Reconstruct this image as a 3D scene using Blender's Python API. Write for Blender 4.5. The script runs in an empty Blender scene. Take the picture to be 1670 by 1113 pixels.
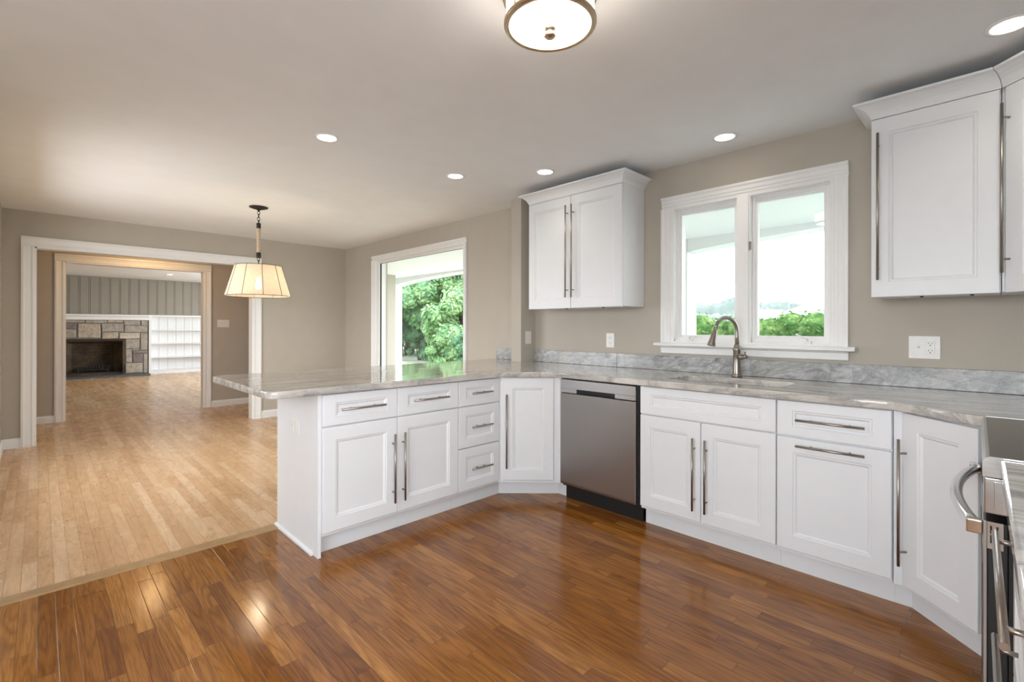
import bpy, bmesh, math, random
from mathutils import Vector, Matrix
R = random.Random(7)
rad = math.radians
S = bpy.context.scene
C = S.collection

# ------------------------------------------------------------------ camera, sky, sun, daylight, added fill, exposure
EYE = 1.2302
cam_d = bpy.data.cameras.new('camera')
cam_d.sensor_width = 36.0
cam_d.lens = 777.2 / 1670 * 36
cam_d.shift_y = -(556.5 - 534.3) / 1670
cam_d.clip_start = 0.02
cam_d.clip_end = 2000
cam = bpy.data.objects.new('camera', cam_d)
C.objects.link(cam)
ang = math.pi / 4 + 0.0049
fwd = Vector((math.cos(ang), math.sin(ang), 0))
rgt = Vector((math.sin(ang), -math.cos(ang), 0))
upv = Vector((0, 0, 1))
pit, rol = 0.0005, 0.0017
f2 = fwd * math.cos(pit) + upv * math.sin(pit)
u2 = upv * math.cos(pit) - fwd * math.sin(pit)
r3 = rgt * math.cos(rol) + u2 * math.sin(rol)
u3 = u2 * math.cos(rol) - rgt * math.sin(rol)
m = Matrix.Identity(4)
for i in range(3):
    m[i][0] = r3[i]; m[i][1] = u3[i]; m[i][2] = -f2[i]
m[2][3] = EYE
cam.matrix_world = m
S.camera = cam

S.view_settings.view_transform = 'Standard'
S.view_settings.look = 'None'
S.view_settings.gamma = 1.0
S.view_settings.use_curve_mapping = False
S.view_settings.exposure = 0.13

w = bpy.data.worlds.new('overcast_sky')
S.world = w
w.use_nodes = True
nt = w.node_tree
nt.nodes.clear()
tc = nt.nodes.new('ShaderNodeTexCoord')
sp = nt.nodes.new('ShaderNodeSeparateXYZ')
rp = nt.nodes.new('ShaderNodeValToRGB')
el = rp.color_ramp.elements
el.new(0.5); el.new(0.6)
for e_, (p_, c_) in zip(el, ((0.48, (0.10, 0.11, 0.09)), (0.5, (1.0, 1.0, 1.0)), (0.6, (0.95, 0.98, 1.0)), (0.9, (0.72, 0.85, 1.0)))):
    e_.position = p_
    e_.color = (*c_, 1)
half = nt.nodes.new('ShaderNodeMath'); half.operation = 'MULTIPLY_ADD'
half.inputs[1].default_value = 0.5; half.inputs[2].default_value = 0.5
bg = nt.nodes.new('ShaderNodeBackground')
bg.inputs['Strength'].default_value = 6.0
wo = nt.nodes.new('ShaderNodeOutputWorld')
nt.links.new(tc.outputs['Generated'], sp.inputs[0])
nt.links.new(sp.outputs['Z'], half.inputs[0])
nt.links.new(half.outputs[0], rp.inputs[0])
nt.links.new(rp.outputs[0], bg.inputs['Color'])
nt.links.new(bg.outputs[0], wo.inputs['Surface'])

def light(name, kind, loc, energy, color=(1, 1, 1), direction=None, parent=None, **kw):
    d = bpy.data.lights.new(name, kind)
    d.energy = energy
    d.color = color
    for k, v in kw.items():
        setattr(d, k, v)
    o = bpy.data.objects.new(name, d)
    C.objects.link(o)
    o.location = loc
    if direction is not None:
        o.rotation_euler = Vector(direction).to_track_quat('-Z', 'Y').to_euler()
    if parent is not None:
        o.parent = parent
        o.location = Vector(loc) - parent.location
    return o

COOL = (0.86, 0.93, 1.0)
WARM = (1.0, 0.80, 0.58)
light('hazy_sun', 'SUN', (0, 0, 20), 3.6, (1.0, 0.96, 0.88), (-0.05, 0.62, -1.0), angle=rad(8))
# back, side and dining lights are added fill; living one is unseen window daylight
light('added_fill_back', 'AREA', (-0.5, -2.72, 1.45), 64, COOL, (0.12, 1, -0.02), shape='RECTANGLE', size=1.9, size_y=1.3)
light('added_fill_side', 'AREA', (-1.74, 0.2, 1.45), 37, (0.82, 0.91, 1.0), (1, 0.05, -0.06), shape='RECTANGLE', size=2.4, size_y=1.3)
light('added_fill_dining', 'AREA', (-0.62, 5.0, 1.3), 38, COOL, (1, 0, -0.35), shape='RECTANGLE', size=1.7, size_y=1.1)
light('daylight_living_window', 'AREA', (5.12, 12.4, 1.4), 120, COOL, (-1, 0, -0.1), shape='RECTANGLE', size=3.2, size_y=1.6)
for nm, loc, sx, sy in (('sky_portal_sink', (3.56, 1.169, 1.62), 1.0, 0.98), ('sky_portal_picture', (3.56, 5.095, 1.3), 1.98, 1.73)):
    o = light(nm, 'AREA', loc, 1, (1, 1, 1), (-1, 0, 0), shape='RECTANGLE', size=sx, size_y=sy)
    o.data.cycles.is_portal = True
    # width along y, height along z
    o.rotation_euler = (rad(90), 0, rad(90))

# ------------------------------------------------------------------ materials
def mat(name):
    m = bpy.data.materials.new(name)
    m.use_nodes = True
    n = m.node_tree
    b = n.nodes['Principled BSDF']
    return m, n, b

class N:
    """small node helper"""
    def __init__(s, tree):
        s.t = tree
    def new(s, kind, **kw):
        n = s.t.nodes.new(kind)
        for k, v in kw.items():
            setattr(n, k, v)
        return n
    def link(s, a, b):
        s.t.links.new(a, b)
    def put(s, sock, v):
        if hasattr(v, 'node'):
            s.link(v, sock)
        else:
            sock.default_value = v
    def math(s, op, a, b=0.0, c=None):
        n = s.new('ShaderNodeMath', operation=op)
        s.put(n.inputs[0], a); s.put(n.inputs[1], b)
        if c is not None:
            s.put(n.inputs[2], c)
        return n.outputs[0]
    def xyz(s, vec):
        n = s.new('ShaderNodeSeparateXYZ'); s.link(vec, n.inputs[0])
        return n.outputs
    def vec(s, x, y, z):
        n = s.new('ShaderNodeCombineXYZ')
        s.put(n.inputs[0], x); s.put(n.inputs[1], y); s.put(n.inputs[2], z)
        return n.outputs[0]
    def noise(s, vec, scale=5, detail=4, rough=0.5, dist=0.0):
        n = s.new('ShaderNodeTexNoise')
        s.link(vec, n.inputs['Vector'])
        n.inputs['Scale'].default_value = scale
        n.inputs['Detail'].default_value = detail
        n.inputs['Roughness'].default_value = rough
        n.inputs['Distortion'].default_value = dist
        return n.outputs['Fac']
    def white(s, vec):
        n = s.new('ShaderNodeTexWhiteNoise', noise_dimensions='3D')
        s.link(vec, n.inputs['Vector'])
        return n.outputs['Value']
    def ramp(s, fac, stops):
        n = s.new('ShaderNodeValToRGB')
        e = n.color_ramp.elements
        while len(e) < len(stops):
            e.new(0.5)
        for i, (p, c) in enumerate(stops):
            e[i].position = p
            e[i].color = (c[0], c[1], c[2], 1)
        s.put(n.inputs[0], fac)
        return n.outputs[0]
    def mix(s, fac, a, b, mode='MIX'):
        n = s.new('ShaderNodeMix', data_type='RGBA', blend_type=mode)
        s.put(n.inputs[0], fac)
        for sock, v in ((n.inputs[6], a), (n.inputs[7], b)):
            if isinstance(v, tuple):
                sock.default_value = (v[0], v[1], v[2], 1)
            else:
                s.link(v, sock)
        return n.outputs[2]
    def bump(s, height, strength=0.2, dist=0.01):
        n = s.new('ShaderNodeBump')
        n.inputs['Strength'].default_value = strength
        n.inputs['Distance'].default_value = dist
        s.link(height, n.inputs['Height'])
        return n.outputs[0]
    def obj(s):
        return s.new('ShaderNodeTexCoord').outputs['Object']
    def pos(s):
        return s.new('ShaderNodeNewGeometry').outputs['Position']

def plain(name, col, rough=0.5, metal=0.0, spec=0.5, var=0.03, scale=30, bump=0.0, aniso=0.0):
    """painted or plain surface with a faint noise in its colour"""
    m, t, b = mat(name)
    n = N(t)
    f = n.noise(n.obj(), scale, 3)
    c2 = tuple(min(1, x * (1 + var)) for x in col)
    c1 = tuple(x * (1 - var) for x in col)
    n.link(n.ramp(f, [(0.3, c1), (0.7, c2)]), b.inputs['Base Color'])
    b.inputs['Roughness'].default_value = rough
    b.inputs['Metallic'].default_value = metal
    b.inputs['Specular IOR Level'].default_value = spec
    if bump:
        n.link(n.bump(n.noise(n.obj(), 400, 2), bump, 0.002), b.inputs['Normal'])
    return m

def emit(name, col, strength):
    m = bpy.data.materials.new(name)
    m.use_nodes = True
    t = m.node_tree
    t.nodes.clear()
    e = t.nodes.new('ShaderNodeEmission')
    e.inputs[0].default_value = (*col, 1)
    e.inputs[1].default_value = strength
    o = t.nodes.new('ShaderNodeOutputMaterial')
    t.links.new(e.outputs[0], o.inputs[0])
    return m

def planks(name, width, lmin, lmax, tones, rough, ring, seam_dark, pegs=False, coat=0.0, wave=0.22, blotch=0.9):
    m, t, b = mat(name)
    n = N(t)
    x, y, z = n.xyz(n.pos())
    fx = n.math('DIVIDE', n.math('ADD', x, 50.0), width)
    i = n.math('FLOOR', fx)
    u = n.math('FRACT', fx)
    r1 = n.white(n.vec(i, 3.1, 0.7))
    r2 = n.white(n.vec(i, 9.4, 5.2))
    L = n.math('MULTIPLY_ADD', r2, lmax - lmin, lmin)
    fy = n.math('ADD', n.math('DIVIDE', n.math('ADD', y, 50.0), L), n.math('MULTIPLY', r1, 17.0))
    j = n.math('FLOOR', fy)
    v = n.math('FRACT', fy)
    pid = n.white(n.vec(i, j, 1.3))
    pid2 = n.white(n.vec(i, j, 7.9))
    base = n.ramp(pid, tones)
    shift = n.math('MULTIPLY', pid2, 40.0)
    # cathedral rings
    g = n.noise(n.vec(n.math('MULTIPLY', x, 11.0), n.math('MULTIPLY', y, 0.9), shift), 1.0, 2, 0.45, 0.25)
    rings = n.math('SINE', n.math('MULTIPLY', g, 75.0))
    rings = n.math('MULTIPLY_ADD', rings, 0.5, 0.5)
    rings = n.math('POWER', rings, 2.0)
    fine = n.noise(n.vec(n.math('MULTIPLY', x, 260.0), n.math('MULTIPLY', y, 9.0), shift), 1.0, 3, 0.6)
    blot = n.noise(n.vec(n.math('MULTIPLY', x, 12.0), n.math('MULTIPLY', y, 2.2), shift), 1.0, 2, 0.5)
    c = n.mix(n.math('MULTIPLY', rings, ring), base, (0.45, 0.36, 0.28), 'MULTIPLY')
    c = n.mix(n.math('MAXIMUM', n.math('MULTIPLY', n.math('SUBTRACT', fine, 0.42), ring * 5.0), 0.0), c, (0.5, 0.42, 0.34), 'MULTIPLY')
    c = n.mix(n.math('MULTIPLY', n.math('SUBTRACT', 0.62, blot), blotch), c, (0.55, 0.45, 0.36), 'MULTIPLY')
    # seams
    du = n.math('MULTIPLY', n.math('MINIMUM', u, n.math('SUBTRACT', 1.0, u)), width)
    dv = n.math('MULTIPLY', n.math('MINIMUM', v, n.math('SUBTRACT', 1.0, v)), L)
    d = n.math('MINIMUM', du, dv)
    seam = n.math('SUBTRACT', 1.0, n.math('MINIMUM', n.math('DIVIDE', d, 0.0016), 1.0))
    c = n.mix(n.math('MULTIPLY', seam, seam_dark), c, (0.25, 0.17, 0.1), 'MULTIPLY')
    if pegs:
        ex = n.math('MULTIPLY', n.math('SUBTRACT', n.math('ABSOLUTE', n.math('SUBTRACT', u, 0.5)), 0.2), width)
        ey = n.math('SUBTRACT', dv, n.math('MULTIPLY_ADD', u, 0.012, 0.03))
        rr = n.math('SQRT', n.math('ADD', n.math('MULTIPLY', ex, ex), n.math('MULTIPLY', n.math('MULTIPLY', ey, ey), 0.35)))
        dot = n.math('LESS_THAN', rr, 0.0032)
        dot = n.math('MULTIPLY', dot, n.math('GREATER_THAN', pid2, 0.35))
        c = n.mix(n.math('MULTIPLY', dot, 0.85), c, (0.05, 0.03, 0.02))
    n.link(c, b.inputs['Base Color'])
    rn = n.noise(n.vec(x, y, 0.0), 6.0, 3)
    n.link(n.math('MULTIPLY_ADD', rn, 0.12, rough - 0.06), b.inputs['Roughness'])
    b.inputs['Coat Weight'].default_value = coat
    b.inputs['Coat Roughness'].default_value = 0.12
    wav = n.noise(n.vec(n.math('MULTIPLY', x, 9.0), y, shift), 1.0, 2)
    h = n.math('SUBTRACT', n.math('MULTIPLY', wav, 0.9), n.math('MULTIPLY', seam, 0.8))
    n.link(n.bump(h, wave, 0.002), b.inputs['Normal'])
    return m

def stone(name, along, blotch=False, base=((0.25, 0.24, 0.23), (0.50, 0.475, 0.44), (0.70, 0.665, 0.615))):
    """polished quartzite; along = 'x', 'y' or 'xy' (peninsula x, sink run y)"""
    m, t, b = mat(name)
    n = N(t)
    x, y, z = n.xyz(n.pos())
    if blotch:
        v = n.vec(n.math('MULTIPLY', x, 1.6), n.math('ADD', n.math('MULTIPLY', y, 1.6), n.math('MULTIPLY', z, 1.2)), n.math('MULTIPLY', z, 3.2))
        f = n.noise(v, 5.0, 10, 0.70, 1.3)
        g = n.noise(v, 1.3, 6, 0.62, 2.4)
    else:
        wob = n.noise(n.vec(x, y, z), 2.3, 3, 0.5)
        def streak(a, bb):
            aa = n.math('ADD', n.math('MULTIPLY', a, 1.0), 0.0)
            cc = n.math('MULTIPLY_ADD', wob, 0.30, bb)
            return n.vec(n.math('MULTIPLY', aa, 0.9), n.math('MULTIPLY', cc, 9.0), n.math('MULTIPLY', z, 6.0))
        if along == 'x':
            v = streak(x, y)
        elif along == 'y':
            v = streak(y, x)
        else:
            sel = n.math('GREATER_THAN', n.math('SUBTRACT', y, n.math('MULTIPLY', x, 1.0)), -0.25)
            mx = n.new('ShaderNodeMix', data_type='VECTOR')
            n.link(sel, mx.inputs[0])
            n.link(streak(y, x), mx.inputs[4]); n.link(streak(x, y), mx.inputs[5])
            v = mx.outputs[1]
        f = n.noise(v, 1.7, 8, 0.66, 0.5)
        g = n.noise(v, 0.9, 5, 0.6, 0.8)
    c = n.ramp(f, [(0.30, base[0]), (0.47, base[1]), (0.66, base[2])])
    vein = n.math('SUBTRACT', 1.0, n.math('MINIMUM', n.math('MULTIPLY', n.math('ABSOLUTE', n.math('SUBTRACT', g, 0.5)), 22.0), 1.0))
    c = n.mix(n.math('MULTIPLY', vein, 0.55), c, (0.20, 0.20, 0.21))
    tan = n.noise(n.vec(x, y, z), 3.1, 4, 0.6)
    tanf = n.math('MULTIPLY', n.math('MAXIMUM', n.math('SUBTRACT', tan, 0.55), 0.0), 2.0)
    c = n.mix(tanf, c, (0.58, 0.50, 0.41))
    fleck = n.noise(n.vec(x, y, z), 120, 2)
    c = n.mix(n.math('MULTIPLY', n.math('SUBTRACT', fleck, 0.4), 0.5), c, (0.8, 0.79, 0.76), 'MIX')
    n.link(c, b.inputs['Base Color'])
    b.inputs['Roughness'].default_value = 0.24 if blotch else 0.06
    b.inputs['Specular IOR Level'].default_value = 0.35 if blotch else 0.6
    return m

def brushed(name, col, rough, axis='z', strength=0.03):
    m, t, b = mat(name)
    n = N(t)
    x, y, z = n.xyz(n.obj())
    if axis == 'z':
        v = n.vec(n.math('MULTIPLY', x, 500.0), n.math('MULTIPLY', y, 500.0), n.math('MULTIPLY', z, 3.0))
    else:
        v = n.vec(n.math('MULTIPLY', x, 3.0), n.math('MULTIPLY', y, 3.0), n.math('MULTIPLY', z, 500.0))
    f = n.noise(v, 1.0, 3)
    n.link(n.ramp(f, [(0.3, tuple(c * 0.93 for c in col)), (0.7, col)]), b.inputs['Base Color'])
    b.inputs['Metallic'].default_value = 1.0
    n.link(n.math('MULTIPLY_ADD', f, 0.1, rough - 0.05), b.inputs['Roughness'])
    if strength:
        n.link(n.bump(f, strength, 0.001), b.inputs['Normal'])
    return m

def glass_mat(name, tint=(0.975, 0.99, 1.0)):
    m = bpy.data.materials.new(name)
    m.use_nodes = True
    t = m.node_tree
    t.nodes.clear()
    n = N(t)
    lw = n.new('ShaderNodeLayerWeight'); lw.inputs[0].default_value = 0.5
    fr = n.math('MULTIPLY_ADD', n.math('POWER', lw.outputs['Facing'], 5.0), 0.92, 0.045)
    tr = n.new('ShaderNodeBsdfTransparent'); tr.inputs[0].default_value = (*tint, 1)
    gl = n.new('ShaderNodeBsdfGlossy'); gl.inputs['Roughness'].default_value = 0.0
    mx = n.new('ShaderNodeMixShader')
    n.link(fr, mx.inputs[0]); n.link(tr.outputs[0], mx.inputs[1]); n.link(gl.outputs[0], mx.inputs[2])
    o = n.new('ShaderNodeOutputMaterial'); n.link(mx.outputs[0], o.inputs[0])
    return m

M = {}
M['wall'] = plain('greige_wall_paint', (0.50, 0.455, 0.39), 0.75, var=0.02, scale=6, bump=0.06)
M['ceiling'] = plain('ceiling_paint', (0.85, 0.865, 0.88), 0.85, var=0.015, scale=5, bump=0.05)
M['white'] = plain('white_cabinet_lacquer', (0.81, 0.825, 0.85), 0.38, var=0.008, scale=12)
M['trim'] = plain('white_trim_paint', (0.88, 0.88, 0.875), 0.42, var=0.01, scale=12)
M['dark_floor'] = planks('stained_oak_boards', 0.0572, 0.35, 1.0,
    [(0.0, (0.24, 0.082, 0.012)), (0.3, (0.31, 0.116, 0.018)), (0.6, (0.36, 0.142, 0.025)), (0.88, (0.41, 0.170, 0.033)), (1.0, (0.50, 0.220, 0.050))],
    0.15, 0.50, 0.8)
M['light_floor'] = planks('blond_oak_boards', 0.0572, 0.9, 2.2,
    [(0.0, (0.62, 0.375, 0.19)), (0.3, (0.68, 0.43, 0.23)), (0.65, (0.73, 0.48, 0.27)), (1.0, (0.80, 0.57, 0.36))],
    0.27, 0.22, 0.9, pegs=True, wave=0.06, blotch=0.35)
M['threshold'] = plain('oak_threshold', (0.40, 0.25, 0.12), 0.35, var=0.12, scale=18)
M['stone'] = stone('polished_quartzite', 'xy')
M['stone_near'] = stone('polished_quartzite_pale', 'y', base=((0.36, 0.36, 0.36), (0.66, 0.66, 0.65), (0.80, 0.80, 0.78)))
M['splash'] = stone('quartzite_backsplash', 'y', blotch=True, base=((0.16, 0.165, 0.17), (0.37, 0.375, 0.38), (0.60, 0.60, 0.595)))
M['nickel'] = brushed('brushed_nickel', (0.37, 0.335, 0.30), 0.32, strength=0.0)
M['steel'] = brushed('brushed_stainless', (0.43, 0.41, 0.395), 0.34, axis='z', strength=0.0)
M['steel_h'] = brushed('stainless_trim', (0.60, 0.595, 0.59), 0.22, axis='x', strength=0.0)
M['chrome'] = plain('satin_chrome', (0.68, 0.68, 0.68), 0.16, 1.0)
M['black'] = plain('black_plastic', (0.012, 0.012, 0.013), 0.45)
M['cooktop'] = plain('black_ceramic_glass', (0.03, 0.031, 0.03), 0.09, spec=0.6)
M['oven_glass'] = plain('oven_window_glass', (0.015, 0.015, 0.017), 0.06)
M['plate'] = plain('white_switch_plastic', (0.84, 0.83, 0.80), 0.35)
M['slot'] = plain('socket_slots', (0.03, 0.03, 0.03), 0.6)
M['bronze'] = plain('dark_bronze', (0.025, 0.021, 0.018), 0.5, 0.4)
M['brass'] = plain('aged_satin_nickel', (0.62, 0.49, 0.35), 0.32, 1.0)
M['rope'] = plain('twisted_jute_rope', (0.55, 0.43, 0.30), 0.9, var=0.2, scale=90)
M['glass'] = glass_mat('window_glass')
M['lens'] = emit('led_lens_glow', (1.0, 0.90, 0.76), 9.0)
M['drum'] = emit('lit_frosted_drum', (1.0, 0.90, 0.78), 10.5)
M['bulb'] = emit('lit_bulb', (1.0, 0.80, 0.52), 14.0)
M['soot'] = None
M['mortar'] = plain('mortar', (0.20, 0.19, 0.17), 0.95, var=0.1, scale=40)
M['slate'] = plain('slate_hearth', (0.10, 0.11, 0.115), 0.55, var=0.15, scale=12)
M['iron'] = plain('blackened_iron', (0.05, 0.046, 0.042), 0.6, 0.5)
M['panel'] = plain('grey_panel_paint', (0.33, 0.305, 0.265), 0.7, var=0.02, scale=6)
for k, c in enumerate([(0.46, 0.39, 0.31), (0.39, 0.35, 0.30), (0.31, 0.29, 0.265), (0.54, 0.48, 0.40), (0.24, 0.195, 0.185)]):
    mm, t, b = mat('field_stone_%s' % 'abcde'[k])
    n = N(t)
    f = n.noise(n.obj(), 9, 6, 0.7, 0.6)
    n.link(n.ramp(f, [(0.3, tuple(q * 0.65 for q in c)), (0.52, c), (0.72, tuple(q * 1.35 for q in c))]), b.inputs['Base Color'])
    b.inputs['Roughness'].default_value = 0.9
    n.link(n.bump(f, 0.6, 0.02), b.inputs['Normal'])
    M['st%d' % k] = mm
mm, t, b = mat('sooty_firebrick')
n = N(t)
br = n.new('ShaderNodeTexBrick')
br.inputs['Scale'].default_value = 1.0
br.inputs['Brick Width'].default_value = 0.22
br.inputs['Row Height'].default_value = 0.075
br.inputs['Mortar Size'].default_value = 0.006
br.inputs['Color1'].default_value = (0.24, 0.14, 0.07, 1)
br.inputs['Color2'].default_value = (0.17, 0.11, 0.06, 1)
br.inputs['Mortar'].default_value = (0.10, 0.09, 0.07, 1)
ox, oy, oz = n.xyz(n.obj())
n.link(n.vec(n.math('ADD', ox, oy), oz, 0.0), br.inputs['Vector'])
so = n.noise(n.obj(), 3.2, 4, 0.6)
n.link(n.mix(n.math('MINIMUM', n.math('MULTIPLY', so, 1.35), 1.0), br.outputs['Color'], (0.012, 0.011, 0.01)), b.inputs['Base Color'])
b.inputs['Roughness'].default_value = 0.95
M['soot'] = mm
# linen lamp shade: lets light through
mm = bpy.data.materials.new('linen_shade')
mm.use_nodes = True
t = mm.node_tree
t.nodes.clear()
n = N(t)
ox, oy, oz = n.xyz(n.obj())
weave = n.noise(n.vec(n.math('MULTIPLY', n.math('ARCTAN2', oy, ox), 60.0), n.math('MULTIPLY', oz, 30.0), 0.0), 1.0, 4, 0.7)
weave2 = n.noise(n.vec(n.math('MULTIPLY', n.math('ARCTAN2', oy, ox), 12.0), n.math('MULTIPLY', oz, 260.0), 0.0), 1.0, 3, 0.7)
lc = n.ramp(n.math('MULTIPLY_ADD', weave, 0.5, n.math('MULTIPLY', weave2, 0.5)), [(0.35, (0.62, 0.52, 0.40)), (0.65, (0.88, 0.80, 0.68))])
d1 = n.new('ShaderNodeBsdfDiffuse'); t1 = n.new('ShaderNodeBsdfTranslucent'); mx = n.new('ShaderNodeMixShader')
n.link(lc, d1.inputs[0]); n.link(lc, t1.inputs[0])
mx.inputs[0].default_value = 0.42
n.link(d1.outputs[0], mx.inputs[1]); n.link(t1.outputs[0], mx.inputs[2])
trn = n.new('ShaderNodeBsdfTransparent'); mx2 = n.new('ShaderNodeMixShader')
mx2.inputs[0].default_value = 0.12
n.link(mx.outputs[0], mx2.inputs[1]); n.link(trn.outputs[0], mx2.inputs[2])
oo = n.new('ShaderNodeOutputMaterial'); n.link(mx2.outputs[0], oo.inputs[0])
M['linen'] = mm
# outdoors
M['porch'] = plain('white_porch_paint', (0.86, 0.90, 0.91), 0.6, var=0.01)
M['porch_floor'] = plain('porch_concrete', (0.62, 0.62, 0.62), 0.8, var=0.08)
M['lawn'] = plain('mown_lawn', (0.38, 0.40, 0.29), 0.95, var=0.35, scale=0.5)
M['bark'] = plain('grey_bark', (0.10, 0.085, 0.07), 0.95, var=0.3, scale=8)
def leafmat(name, a, bb, cc, scale=1.1):
    m = bpy.data.materials.new(name)
    m.use_nodes = True
    t = m.node_tree
    t.nodes.clear()
    n = N(t)
    f = n.noise(n.pos(), scale, 6, 0.75)
    c = n.ramp(f, [(0.32, a), (0.5, bb), (0.68, cc)])
    d = n.new('ShaderNodeBsdfDiffuse'); tr = n.new('ShaderNodeBsdfTranslucent'); mx = n.new('ShaderNodeMixShader')
    n.link(c, d.inputs[0]); n.link(c, tr.inputs[0]); mx.inputs[0].default_value = 0.3
    n.link(d.outputs[0], mx.inputs[1]); n.link(tr.outputs[0], mx.inputs[2])
    o = n.new('ShaderNodeOutputMaterial'); n.link(mx.outputs[0], o.inputs[0])
    return m
M['leaf_a'] = leafmat('broad_leaves', (0.10, 0.22, 0.09), (0.19, 0.35, 0.16), (0.34, 0.50, 0.25))
M['leaf_b'] = leafmat('yellow_green_leaves', (0.15, 0.28, 0.11), (0.27, 0.43, 0.19), (0.43, 0.58, 0.30))
M['leaf_c'] = leafmat('blue_green_leaves', (0.08, 0.19, 0.10), (0.16, 0.31, 0.17), (0.30, 0.46, 0.27))
M['hedge'] = leafmat('yew_hedge_leaves', (0.03, 0.085, 0.025), (0.10, 0.20, 0.055), (0.34, 0.44, 0.16), 5.0)
M['hill'] = plain('far_woods', (0.105, 0.128, 0.105), 1.0, var=0.2, scale=0.05)
M['house'] = plain('pale_siding', (0.85, 0.86, 0.87), 0.8)
M['roof'] = plain('pale_shingle_roof', (0.72, 0.72, 0.74), 0.9, var=0.05, scale=3)

# ------------------------------------------------------------------ mesh helpers
def bx(bm, x0, x1, y0, y1, z0, z1, mi=0):
    vs = [bm.verts.new(p) for p in ((x0, y0, z0), (x1, y0, z0), (x1, y1, z0), (x0, y1, z0), (x0, y0, z1), (x1, y0, z1), (x1, y1, z1), (x0, y1, z1))]
    for q in ((0, 3, 2, 1), (4, 5, 6, 7), (0, 1, 5, 4), (1, 2, 6, 5), (2, 3, 7, 6), (3, 0, 4, 7)):
        f = bm.faces.new([vs[i] for i in q])
        f.material_index = mi

def prism(bm, pts, z0, z1, mi=0):
    n = len(pts)
    a = [bm.verts.new((p[0], p[1], z0)) for p in pts]
    b = [bm.verts.new((p[0], p[1], z1)) for p in pts]
    fs = [bm.faces.new(list(reversed(a))), bm.faces.new(b)]
    for i in range(n):
        fs.append(bm.faces.new((a[i], a[(i + 1) % n], b[(i + 1) % n], b[i])))
    for f in fs:
        f.material_index = mi

def extr(bm, prof, axis, a0, a1, mi=0):
    """extrude a closed 2-D profile along axis; prof coordinates are the other two axes in order"""
    def P(p, a):
        return {'x': (a, p[0], p[1]), 'y': (p[0], a, p[1]), 'z': (p[0], p[1], a)}[axis]
    n = len(prof)
    A = [bm.verts.new(P(p, a0)) for p in prof]
    B = [bm.verts.new(P(p, a1)) for p in prof]
    fs = [bm.faces.new(A), bm.faces.new(list(reversed(B)))]
    for i in range(n):
        fs.append(bm.faces.new((A[i], B[i], B[(i + 1) % n], A[(i + 1) % n])))
    for f in fs:
        f.material_index = mi
    bmesh.ops.recalc_face_normals(bm, faces=fs)

def tube(bm, pts, r, seg=12, mi=0, caps=True):
    """round tube through pts; r a number or a list"""
    pts = [Vector(p) for p in pts]
    rs = r if isinstance(r, (list, tuple)) else [r] * len(pts)
    rings = []
    ref = None
    for i, p in enumerate(pts):
        d = (pts[min(i + 1, len(pts) - 1)] - pts[max(i - 1, 0)]).normalized()
        if ref is None:
            ref = Vector((0, 0, 1)) if abs(d.z) < 0.9 else Vector((1, 0, 0))
        s = d.cross(ref).normalized()
        ref = s.cross(d).normalized()
        rings.append([bm.verts.new(p + (s * math.cos(a) + ref * math.sin(a)) * rs[i]) for a in (2 * math.pi * k / seg for k in range(seg))])
    for a, b in zip(rings, rings[1:]):
        for k in range(seg):
            f = bm.faces.new((a[k], a[(k + 1) % seg], b[(k + 1) % seg], b[k]))
            f.smooth = True
            f.material_index = mi
    if caps:
        for q in (rings[0][::-1], rings[-1]):
            f = bm.faces.new(q)
            f.material_index = mi

def lathe(bm, prof, seg=32, cx=0, cy=0, mi=0, close=False):
    """profile [(r, z)] turned about the z axis"""
    rings = []
    for r, z in prof:
        if r < 1e-5:
            rings.append([bm.verts.new((cx, cy, z))])
        else:
            rings.append([bm.verts.new((cx + r * math.cos(2 * math.pi * k / seg), cy + r * math.sin(2 * math.pi * k / seg), z)) for k in range(seg)])
    pairs = list(zip(rings, rings[1:]))
    if close:
        pairs.append((rings[-1], rings[0]))
    for a, b in pairs:
        for k in range(seg):
            k2 = (k + 1) % seg
            if len(a) == 1 and len(b) == 1:
                continue
            if len(a) == 1:
                f = bm.faces.new((a[0], b[k2], b[k]))
            elif len(b) == 1:
                f = bm.faces.new((a[k], a[k2], b[0]))
            else:
                f = bm.faces.new((a[k], a[k2], b[k2], b[k]))
            f.smooth = True
            f.material_index = mi

def obj(name, bm, mats, parent=None, bev=0.0, smooth=False, recalc=True):
    if recalc:
        bmesh.ops.recalc_face_normals(bm, faces=bm.faces[:])
    me = bpy.data.meshes.new(name)
    bm.to_mesh(me)
    bm.free()
    for q in (mats if isinstance(mats, (list, tuple)) else [mats]):
        me.materials.append(q)
    o = bpy.data.objects.new(name, me)
    C.objects.link(o)
    if parent is not None:
        o.parent = parent
    if bev:
        md = o.modifiers.new('soft_edges', 'BEVEL')
        md.width = bev
        md.segments = 2
        md.limit_method = 'ANGLE'
        md.angle_limit = rad(40)
    return o

def tag(o, label, cat, group=None, kind=None):
    o['label'] = label
    o['category'] = cat
    if group:
        o['group'] = group
    if kind:
        o['kind'] = kind
    return o

def thing(name, label, cat, loc=(0, 0, 0), rotz=0.0, group=None):
    o = bpy.data.objects.new(name, None)
    C.objects.link(o)
    o.location = loc
    o.rotation_euler = (0, 0, rotz)
    o.empty_display_size = 0.1
    return tag(o, label, cat, group)

def struct(name, bm, mats, label, cat, bev=0.0):
    return tag(obj(name, bm, mats, None, bev), label, cat, kind='structure')

def dup(root, loc, label, rotz=None, group=None):
    """copy of a thing with copies of its parts and sub-parts"""
    def cp(o, parent):
        c = o.copy()
        C.objects.link(c)
        c.parent = parent
        for ch in list(o.children):
            cp(ch, c)
        return c
    r = cp(root, None)
    r.location = loc
    if rotz is not None:
        r.rotation_euler = (0, 0, rotz)
    r['label'] = label
    if group:
        r['group'] = group
    return r

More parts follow.
